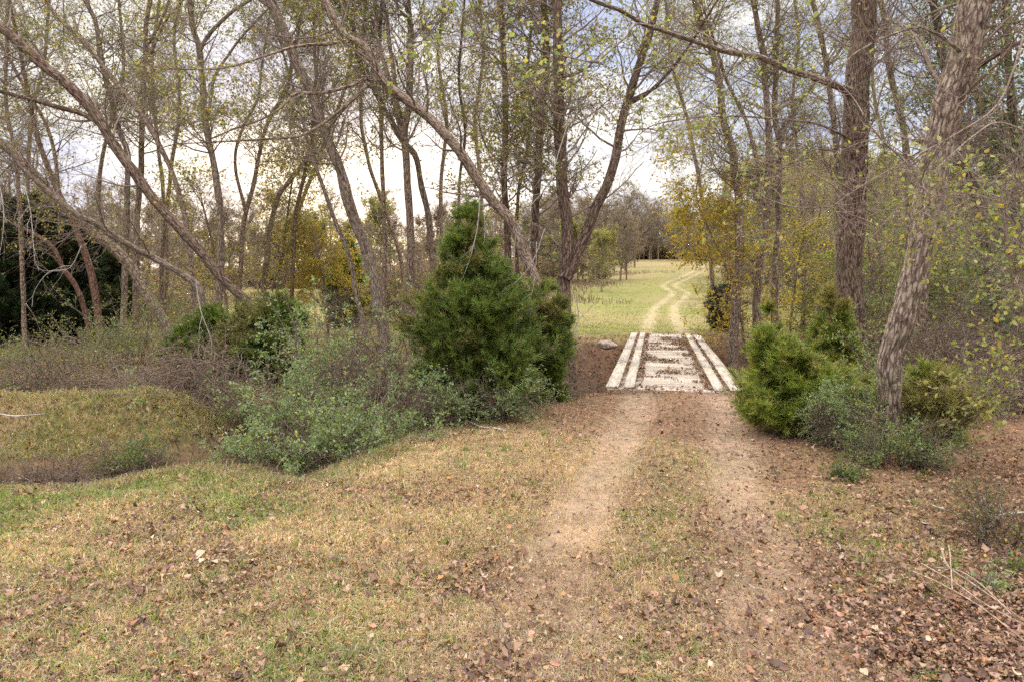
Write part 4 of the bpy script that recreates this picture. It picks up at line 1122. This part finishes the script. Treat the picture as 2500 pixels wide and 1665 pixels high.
thicket('dark leafy briars at the left border behind the grassy lip', 20, 960, 14.0, 1.3, .7, 1.1, 300, LV_GREEN[:3] + LV_RUST[:1], 2200)
thicket('dead grass and twigs at the foot of the grassy lip', 110, 1090, 9.5, 1.3, .4, .5, 300, LV_RUST, 600)
thicket('dark twigs in the ditch at the left border', -60, 1090, 9.4, .9, .4, .5, 200, LV_RUST, 500)
thicket('brown dead brush beneath the large cedar near the gully', 1010, 1020, 13.6, .5, .5, 1.2, 200, LV_RUST, 500)
thicket('fine brown twigs filling the bank right of the broad dark trunk', 2360, 930, 14.5, 1.5, 1.2, 1.9, 700, MIXED, 1500)
thicket('dark brush pile of grey branches at the right border', 2450, 1010, 12.2, 1.3, .8, 1.0, 600, LV_RUST, 300, mat=M_BARK)
thicket('leafy brown thicket behind the brush pile, right edge', 2480, 880, 16.5, 1.8, 1.4, 2.6, 700, MIXED + LV_OLIVE, 3000)
thicket('twiggy vines hanging round the waist of the central trunks, above the cedar', 1300, 700, 17, .9, .6, 2.9, 330, MIXED, 1100)
thicket('brown bank scrub below the far left corner of the bridge', 1440, 850, 24, 1.2, 1.0, .7, 200, LV_RUST, 400)
thicket('scrub in the creek bed right of the bridge', 1850, 930, 19, 1.5, 1.3, .9, 240, LV_RUST, 600)
# background brush left and right behind the creek
for lab, px, d, rx, h, cl, n in [
        ('yellowish undergrowth far left behind the reddish trunks', 330, 36, 3.4, 3.0, LV_OLIVE + LV_RUST[:1], 2600),
        ('brown undergrowth behind the pale forked trunk', 455, 42, 3, 3.2, LV_RUST + LV_OLIVE[:2], 2200),
        ('brown undergrowth behind the sturdy leaning trunk', 925, 40, 1.8, 3.2, LV_RUST + LV_OLIVE[:2], 1500),
        ('grey undergrowth behind the lichen-spotted tree', 1020, 40, 2.6, 3.6, LV_RUST + LV_OLIVE[:1], 1800),
        ('grey-brown undergrowth behind the large cedar', 1160, 44, 3.0, 4.0, LV_RUST + LV_OLIVE[:1], 2000),
        ('olive undergrowth behind the grey trunks right of the bridge', 2090, 36, 2.4, 4.4, LV_OLIVE + LV_YELLOW[:1], 6000),
        ('green undergrowth between the two big right-hand trunks', 2170, 30, 3.2, 4.4, LV_OLIVE + LV_GREEN[:2], 6500),
        ('dense olive undergrowth behind the ivy-covered trunks', 2350, 27, 3.4, 4.6, LV_OLIVE + LV_GREEN[:2], 7000),
        ('dense green undergrowth at the right border', 2510, 24, 3.4, 5.0, LV_GREEN, 7000)]:
    thicket(lab, px, 780, d, rx, 1.8, h * 1.2, 520, cl, int(n * (1.6 if px < 2000 else 2.8)), .12, name='undergrowth_bush', fine=7)

# dry weed clumps by the bridge
def weeds(label, px, py, d, n, h):
    b = P(px, py, d); b[2] = H(b[0], b[1]); root = thing('weed_clump', label, 'weeds', b)
    p = b + np.stack([RNG.normal(0, .22, n), RNG.normal(0, .22, n), np.zeros(n)], 1)
    dd = norm(rdir(n) * .35 + np.array([0, 0, 1.])); out = [p]; ln = RNG.uniform(.5, 1., n) * h
    for i in range(5):
        p = p + dd * (ln / 5)[:, None]; out.append(p); dd = norm(dd + rdir(n) * .1)
    S = np.stack(out, 1); g = Geo(); R = np.linspace(.009, .004, 6)[None] * np.ones((n, 1)); tubes(g, S, R, 4)
    Q, r = grow(S, R, 4, (.4, 1), (.1, .3), (20, 40), 4, .7, .003, .05, .1); tubes(g, Q, r, 3)
    c = g.build('stem', M_BARK_RED, root, b)
    f = Geo(); p, dl = along(Q, 1, (.5, 1)); leaves(f, p, dl, .04, palette(len(p), LV_RUST, .3)); f.build('foliage', M_DEAD, c, b, smooth=False)  # the foliage part here is the weeds' dry seed heads
weeds('upright reddish dead weeds at the far right corner of the bridge', 1722, 833, 26.5, 45, 1.1)
weeds('thin dead weeds round the foot of the scaly trunk', 1818, 848, 25, 26, .9)
weeds('dead weeds on the left of the scaly trunk foot', 1772, 836, 26, 18, .8)

# ------------------------------------------------------------------ sticks, stones
def stick(label, pts, w0, w1, mat=M_STICK, z=.03, lift=0., subs=(), name='fallen_stick', cat='stick', up=False):
    Q = []
    k = len(pts)
    for i, (x, y) in enumerate(pts):
        q = G(x, y); 
        for _ in range(4): q = G(x, y, H(q[0], q[1]) + z)
        q[2] += lift * math.sin(math.pi * i / max(k - 1, 1)); Q.append(q)
    d = np.mean([q[1] for q in Q])
    S = resample(Q, 20); R = np.linspace(w0, w1, 20) * .5 * d / FPX
    g = Geo(); tubes(g, S[None], R[None], 7, None, .15, 5)
    for sp, a, b_ in subs:
        if up:
            s = resample([P(x, y, S[-1][1] + .02 * j) for j, (x, y) in enumerate(sp)], 14); tubes(g, s[None], (np.linspace(a, b_, 14) * .5 * d / FPX)[None], 6); continue
        q = [G(x, y, H(*G(x, y)[:2]) + z + .03 * j) for j, (x, y) in enumerate(sp)]
        s = resample(q, 14); tubes(g, s[None], (np.linspace(a, b_, 14) * .5 * d / FPX)[None], 6)
    o = g.build(name, mat, None, S[0]); tag(o, label, cat); return o
stick('white forked dead branch lying before the large cedar', [(1236, 1052), (1205, 1044), (1178, 1042), (1150, 1031), (1132, 1023)], 5.5, 3.5, up=True,
      subs=[([(1132, 1023), (1142, 1004), (1130, 988), (1116, 976)], 4, 2), ([(1134, 1022), (1122, 1006), (1118, 992)], 4, 2), ([(1141, 1005), (1148, 990), (1136, 978)], 3.5, 2)])
stick('long bleached stick slanting down the brown brush at left', [(143, 890), (180, 920), (225, 950), (262, 985)], 3.2, 2, M_STALK, z=.6)
stick('short white Y-shaped stick on the leaf litter at right', [(2058, 1365), (2052, 1335), (2036, 1318)], 8, 4, up=True, subs=[([(2036, 1318), (2054, 1345), (2058, 1365)], 7, 5), ([(2058, 1365), (2063, 1340), (2058, 1320)], 5, 3)])
stick('thin pale twig lying right of the track foreground', [(1826, 1428), (1850, 1436), (1892, 1438)], 4, 2.5)
stick('long tan stalk on the right side of the track', [(1940, 1456), (2000, 1466), (2085, 1476)], 4, 2, M_BARK_PALE)
stick('curved tan root across the near right rut', [(1730, 1470), (1735, 1490), (1765, 1520), (1800, 1545), (1860, 1590)], 4, 2, M_BARK_PALE)
stick('dark rotting log piece on the leaf litter at right', [(2256, 1278), (2285, 1300), (2312, 1318)], 13, 8, M_BARK_DARK)
stick('forked white branch at the right border on the leaf litter', [(2500, 1250), (2455, 1252), (2420, 1235), (2390, 1205)], 6, 3, z=.05, subs=[([(2470, 1250), (2440, 1256), (2410, 1252)], 4, 2)])
stick('short pale twig near the forked white branch', [(2275, 1233), (2310, 1244), (2335, 1250)], 5, 3)
stick('small bleached twig left of the forked white branch', [(2320, 1266), (2350, 1272), (2365, 1282)], 4, 2)
stick('pale thin twig on the left rut by the bridge', [(1545, 1178), (1600, 1163), (1660, 1165)], 2.5, 1.5, M_BARK_PALE)
stick('white stick at the gully head on the turf edge', [(690, 1166), (705, 1163), (726, 1166)], 6, 3)
stick('grey stick fallen at the left ditch under the briars', [(0, 1010), (40, 1015), (110, 1010)], 4, 3, z=.45)
for i, (lab, pts) in enumerate([
        ('longest of the tan brush stalks lying at the lower right corner', [(2300, 1345), (2315, 1400), (2380, 1455), (2440, 1490), (2520, 1530)]),
        ('tan brush stalk lowest of the fan at the lower right', [(2230, 1395), (2290, 1440), (2380, 1500), (2450, 1545), (2520, 1580)]),
        ('tan brush stalk between the lowest and the longest of the fan', [(2250, 1375), (2330, 1440), (2400, 1500), (2460, 1525), (2520, 1535)]),
        ('thin stalk on the upper side of the lower right fan', [(2285, 1385), (2340, 1415), (2400, 1455), (2470, 1500)]),
        ('thin stalk standing out of the lower right fan', [(2316, 1330), (2318, 1380), (2325, 1440)])]):
    stick(lab, pts, 5.5 - .5 * i, 3, M_STALK, z=.16 + .03 * i, lift=.08, name='brush_stalk', cat='stalk')
shrub('twiggy brown weed at the right border behind the tan stalks', 2440, 1390, 6.2, .35, .5, LV_GREEN + LV_RUST, 16, .35, .04, name='weed_shrub', mat=M_BARK_PALE)
shrub('small green-leaved weed among litter at the right border', 2475, 1430, 5.6, .14, .15, LV_GREEN, 5, .4, .045, name='weed_shrub')
shrub('tiny green weed on the litter below the trailing privet', 2068, 1178, 8.3, .12, .12, LV_GREEN, 8, 1., .04, name='weed_shrub')
shrub('bluish weed seedling between stalks at the lower right', 2430, 1490, 5.2, .10, .10, LV_PRIVET, 4, .4, .04, name='weed_shrub')

def rock(label, px, py, r, flat=.6, dz=0.):
    q = G(px, py)
    for _ in range(4): q = G(px, py, H(q[0], q[1]))
    n, m = 14, 22
    th = np.linspace(0, math.pi, n); ph = np.linspace(0, 2 * math.pi, m, endpoint=False)
    T, A = np.meshgrid(th, ph, indexing='ij')
    D = np.stack([np.sin(T) * np.cos(A), np.sin(T) * np.sin(A), np.cos(T)], -1).reshape(-1, 3)
    rr = r * (.65 + .7 * vnoise(D * 1.6 + px, 3))
    V = q + D * rr[:, None] * np.array([1.25, .9, flat]) + np.array([0, 0, r * .15 + dz])
    i = np.arange(n - 1)[:, None]; j = np.arange(m)[None]; j2 = (j + 1) % m
    F = np.stack([i * m + j, (i + 1) * m + j, (i + 1) * m + j2, i * m + j2], -1).reshape(-1, 4)
    g = Geo(); g.add(V, F); o = g.build('rock', M_ROCK, None, q); tag(o, label, 'rock')
rock('tan rock in the leaf litter on the far creek bank left of the bridge', 1482, 846, .28)
rock('pale rock beside the foot of the leaning flaky trunk', 2225, 1078, .16)
rock('flat pale stone in the litter behind the flaky trunk', 2280, 1005, .2, .4)

LV_HAZE_GREY = [(4, (.175, .145, .115)), (3, (.21, .18, .13)), (2, (.15, .12, .095)), (1, (.24, .21, .10))]  # distant haze put into the leaf colour by greying it
# ------------------------------------------------------------------ distant trees: prototypes then copies
def proto_tree(kind, hgt, cols, leafn, lsize, spread=.5):
    S = resample([(0, 0, -.4), (.1, 0, hgt * .25), (-.15, .1, hgt * .55), (.1, -.1, hgt * .85), (.15, 0, hgt)], 20)
    R = np.linspace(.20, .03, 20) * hgt / 12
    root = thing(kind[0], kind[1], 'tree', (0, 0, 0), kind[2])
    g = Geo(); tubes(g, S[None], R[None], 8)
    Q1, R1 = grow(S[None], R[None], 34, (.18, 1), (hgt * .18, hgt * spread), (35, 70), 9, .5, .03, .10, .18, .3); tubes(g, Q1[:10], R1[:10], 6)
    g.build('trunk', M_BARK, root)
    g = Geo(); tubes(g, Q1[10:], R1[10:], 5)
    Q2, R2 = grow(Q1, R1, 8, (.2, 1), (hgt * .06, hgt * .17), (30, 65), 6, .55, .024, .06, .25, .4); tubes(g, Q2, R2, 3)
    Q3, R3 = grow(Q2, R2, 7, (.15, 1), (hgt * .03, hgt * .09), (25, 60), 4, .6, .017, .03, .25, .5); tubes(g, Q3, R3, 3)
    c = g.build('crown', M_TWIG, root)
    f = Geo(); keep = vnoise(Q3[:, 0] * .6 + hgt, 7) > .42; q = Q3[keep]
    p, d = along(q[RNG.integers(0, len(q), leafn)], 1); p = p + rdir(leafn) * .1
    leaves(f, p, d, lsize * RNG.uniform(.6, 1.3, leafn), palette(leafn, cols, .3), .75)
    f.build('foliage', M_LEAF, c, smooth=False)
    note_kids(root)
    return root
KA = ('bare_tree', 'grey-brown nearly bare tree in the distant wood edge', 'distant bare trees along the wood edge')
KB = ('rusty_tree', 'distant tree keeping rust-brown leaves in the wood edge', 'distant rust-leaved trees along the wood edge')
KC = ('olive_tree', 'distant tree with dull olive leaves in the wood edge', 'distant olive trees along the wood edge')
KD = ('woodland_tree', 'slender half-bare tree in the woods behind the creek bank', 'slender woodland trees behind the creek')
PROTO = [proto_tree(KA, 13, LV_HAZE_GREY, 3000, .22), proto_tree(KB, 12, LV_HAZE_GREY + LV_RUST[:1], 4500, .24), proto_tree(KC, 12, LV_OLIVE, 5000, .26), proto_tree(KD, 11, LV_OLIVE + LV_RUST[:2], 2600, .10, .34),
         proto_tree(KD, 9, LV_YELLOW[1:] + LV_OLIVE, 3000, .10, .36)]
used = set()
def place(k, x, y, s, label=None):
    o = PROTO[k]
    if k in used: o = copy_tree(o)
    used.add(k)
    o.location = (x, y, H(x, y) - .1); o.rotation_euler = (0, 0, random.uniform(0, 6.28)); o.scale = (s * random.uniform(.85, 1.15), s * random.uniform(.85, 1.15), s)
    if label: o['label'] = label
# far wood edge: an arc of individual trees
for px in range(-350, 2950, 26):
    d = random.uniform(105, 150) if px < 1380 else (random.uniform(215, 290) if px < 1800 else random.uniform(100, 150))
    q = P(px + random.uniform(-25, 25), 640, d)
    place(random.choice([0, 0, 1, 2, 1] if px < 1800 else [1, 2, 2, 2, 4]), q[0], d, random.uniform(.8, 1.15) * (1.15 if d > 200 else (1.0 if px < 1380 else 1.35)))
for px in range(1380, 1840, 14):
    d = random.uniform(225, 330); q = P(px + random.uniform(-20, 20), 640, d)
    place(random.choice([0, 1, 0, 2]), q[0], d, random.uniform(1.0, 1.4))
# low scrub closing the foot of the far wood edge
def proto_scrub():
    root = thing('scrub_bush', 'low brown scrub at the foot of the distant wood edge', 'shrub', (0, 0, 0), 'low scrub along the distant wood edge')
    n = 60; p = np.stack([RNG.normal(0, .8, n), RNG.normal(0, .7, n), np.full(n, -.3)], 1)
    dd = norm(rdir(n) * .5 + np.array([0, 0, 1.])); out = [p]; ln = RNG.uniform(1.2, 3.2, n)
    for i in range(5):
        p = p + dd * (ln / 5)[:, None]; out.append(p); dd = norm(dd + rdir(n) * .2)
    S = np.stack(out, 1); g = Geo(); tubes(g, S, np.linspace(.04, .02, 6)[None] * np.ones((n, 1)), 4)
    Q, r_ = grow(S, np.full(S.shape[:2], .02), 8, (.2, 1), (.5, 1.2), (25, 65), 5, .8, .014, .02, .25); tubes(g, Q, r_, 3)
    c = g.build('branchwork', M_BRUSH, root)
    f = Geo(); p, d = along(Q[RNG.integers(0, len(Q), 3200)], 1)
    leaves(f, p + rdir(3200) * .12, d, .24 * RNG.uniform(.6, 1.3, 3200), palette(3200, LV_HAZE_GREY + LV_RUST[:1], .3), .8)
    f.build('foliage', M_LEAF, c, smooth=False); note_kids(root); return root
PROTO.append(proto_scrub())
for px in range(-350, 2950, 30):
    d = random.uniform(100, 128) if px < 1340 else (random.uniform(215, 265) if px < 1800 else random.uniform(90, 120))
    q = P(px + random.uniform(-15, 15), 640, d); place(5, q[0], d, random.uniform(.9, 1.7) * (2.1 if d > 200 else 1))
for px in list(range(1330, 1560, 22)) + list(range(1345, 1500, 26)):
    d = random.uniform(95, 190); q = P(px, 640, d); place(random.choice([5, 0, 0, 1]), q[0], d, random.uniform(.8, 1.2))
for px in range(1335, 1545, 15):
    d = random.uniform(85, 135); q = P(px, 640, d); place(random.choice([0, 0, 1, 2]), q[0], d, random.uniform(.5, .85))
for px in range(1860, 2640, 22):
    d = random.uniform(58, 95); q = P(px + random.uniform(-12, 12), 640, d); place(random.choice([4, 4, 2, 3]), q[0], d, random.uniform(.9, 1.35))
# pasture trees near the crest right and left of the track
for px, d, k, s in [(1430, 150, 0, .85), (1470, 165, 0, .95), (1500, 140, 1, .7), (1540, 190, 0, .9), (1390, 120, 0, .75), (1690, 170, 1, .9), (1740, 150, 2, .9), (1780, 120, 2, .8), (1650, 230, 0, 1.0), (1590, 240, 0, 1.)]:
    q = P(px, 640, d); place(k, q[0], d, s)
# nearer woods right and left
for px, d, k, s in [(1980, 48, 3, .9), (2060, 55, 3, 1.), (2130, 42, 4, .9), (2200, 50, 3, .95), (2290, 40, 4, .9), (2370, 46, 3, 1.), (2450, 36, 3, .9), (2540, 42, 4, 1.), (2640, 34, 3, .9), (2740, 40, 3, 1.),
                    (2250, 65, 3, 1.1), (2400, 60, 4, 1.2), (1900, 70, 4, .9),
                    (-250, 38, 3, .9), (-150, 30, 3, .8), (-60, 44, 3, 1.), (40, 50, 3, 1.), (130, 42, 4, .8), (230, 52, 3, .9), (320, 46, 4, .8), (420, 62, 3, .9), (520, 78, 4, .9), (630, 92, 4, .85), (90, 70, 3, 1.1), (1010, 72, 3, .7), (1110, 70, 3, .75), (1200, 80, 3, .8), (900, 90, 3, .7)]:
    q = P(px, 700, d); place(k, q[0], d, s * random.uniform(.92, 1.08))

# ------------------------------------------------------------------ world, sun, camera
CLOUD, ZEN = 3.5, 6.5
SUN_EL, SUN_AZ = math.radians(11), math.radians(-14)        # azimuth from +Y, negative = left
w = bpy.data.worlds.new('World'); scene.world = w; w.use_nodes = True
nt = w.node_tree; N, L = nt.nodes, nt.links
N.clear()
out = N.new('ShaderNodeOutputWorld'); bg = N.new('ShaderNodeBackground'); bg.inputs['Strength'].default_value = .12
sky = N.new('ShaderNodeTexSky'); sky.sky_type = 'NISHITA'; sky.sun_disc = False; sky.sun_elevation = SUN_EL; sky.sun_rotation = SUN_AZ
sky.air_density = 1.0; sky.dust_density = 2.0; sky.ozone_density = 1.0
tc = N.new('ShaderNodeTexCoord')
mp = N.new('ShaderNodeMapping'); mp.inputs['Scale'].default_value = (1.6, 1.6, 5.5); mp.inputs['Rotation'].default_value = (.12, .1, .4)
L.new(tc.outputs['Generated'], mp.inputs['Vector'])
nz = N.new('ShaderNodeTexNoise'); nz.inputs['Scale'].default_value = 2.1; nz.inputs['Detail'].default_value = 8; nz.inputs['Roughness'].default_value = .58
L.new(mp.outputs[0], nz.inputs['Vector'])
rp = ramp(N, [(.38, (.50, .60, .90)), (.50, (.78, .83, .98)), (.60, (1.12, 1.11, 1.10))]); L.new(nz.outputs['Fac'], rp.inputs[0])   # thin veil to thick cloud
sx = N.new('ShaderNodeSeparateXYZ'); L.new(tc.outputs['Generated'], sx.inputs[0])
mr = N.new('ShaderNodeMapRange'); mr.interpolation_type = 'SMOOTHSTEP'                        # an overcast dome is brightest overhead; unseen zenith boosted further to light the ground
mr.inputs['From Min'].default_value = .36; mr.inputs['From Max'].default_value = .85; mr.inputs['To Min'].default_value = CLOUD; mr.inputs['To Max'].default_value = CLOUD * ZEN
L.new(sx.outputs['Z'], mr.inputs['Value'])
mt = N.new('ShaderNodeMapRange'); mt.inputs['From Min'].default_value = .36; mt.inputs['From Max'].default_value = .8
L.new(sx.outputs['Z'], mt.inputs['Value'])
hi = N.new('ShaderNodeMix'); hi.data_type = 'RGBA'; L.new(mt.outputs[0], hi.inputs['Factor']); L.new(rp.outputs[0], hi.inputs['A']); hi.inputs['B'].default_value = (.93, .905, .885, 1)
cv = N.new('ShaderNodeVectorMath'); cv.operation = 'SCALE'; L.new(hi.outputs['Result'], cv.inputs[0]); L.new(mr.outputs[0], cv.inputs['Scale'])
mx = N.new('ShaderNodeMix'); mx.data_type = 'RGBA'; mx.inputs['Factor'].default_value = .935
L.new(sky.outputs[0], mx.inputs['A']); L.new(cv.outputs[0], mx.inputs['B'])
L.new(mx.outputs['Result'], bg.inputs['Color']); L.new(bg.outputs[0], out.inputs[0])

sd = bpy.data.lights.new('sun', 'SUN'); sd.energy = 1.3; sd.angle = math.radians(11); sd.color = (1, .86, .68)
so = bpy.data.objects.new('sun', sd); COL.objects.link(so)
dv = Vector((math.sin(SUN_AZ) * math.cos(SUN_EL), math.cos(SUN_AZ) * math.cos(SUN_EL), math.sin(SUN_EL)))
so.rotation_euler = dv.to_track_quat('Z', 'Y').to_euler(); so.location = (0, 0, 30)

cd = bpy.data.cameras.new('camera'); cd.sensor_width = 36; cd.sensor_fit = 'HORIZONTAL'; cd.lens = 36 * FPX / 2500; cd.clip_end = 3000; cd.clip_start = .1
co = bpy.data.objects.new('camera', cd); COL.objects.link(co)
co.location = (0, 0, CAMH); co.rotation_euler = (math.pi / 2 - PITCH, 0, 0)
scene.camera = co
scene.render.engine = 'CYCLES'
scene.cycles.use_denoising = False
scene.cycles.max_bounces = 6
scene.view_settings.view_transform = 'Standard'; scene.view_settings.look = 'None'
scene.view_settings.exposure = 1.3; scene.view_settings.gamma = 1
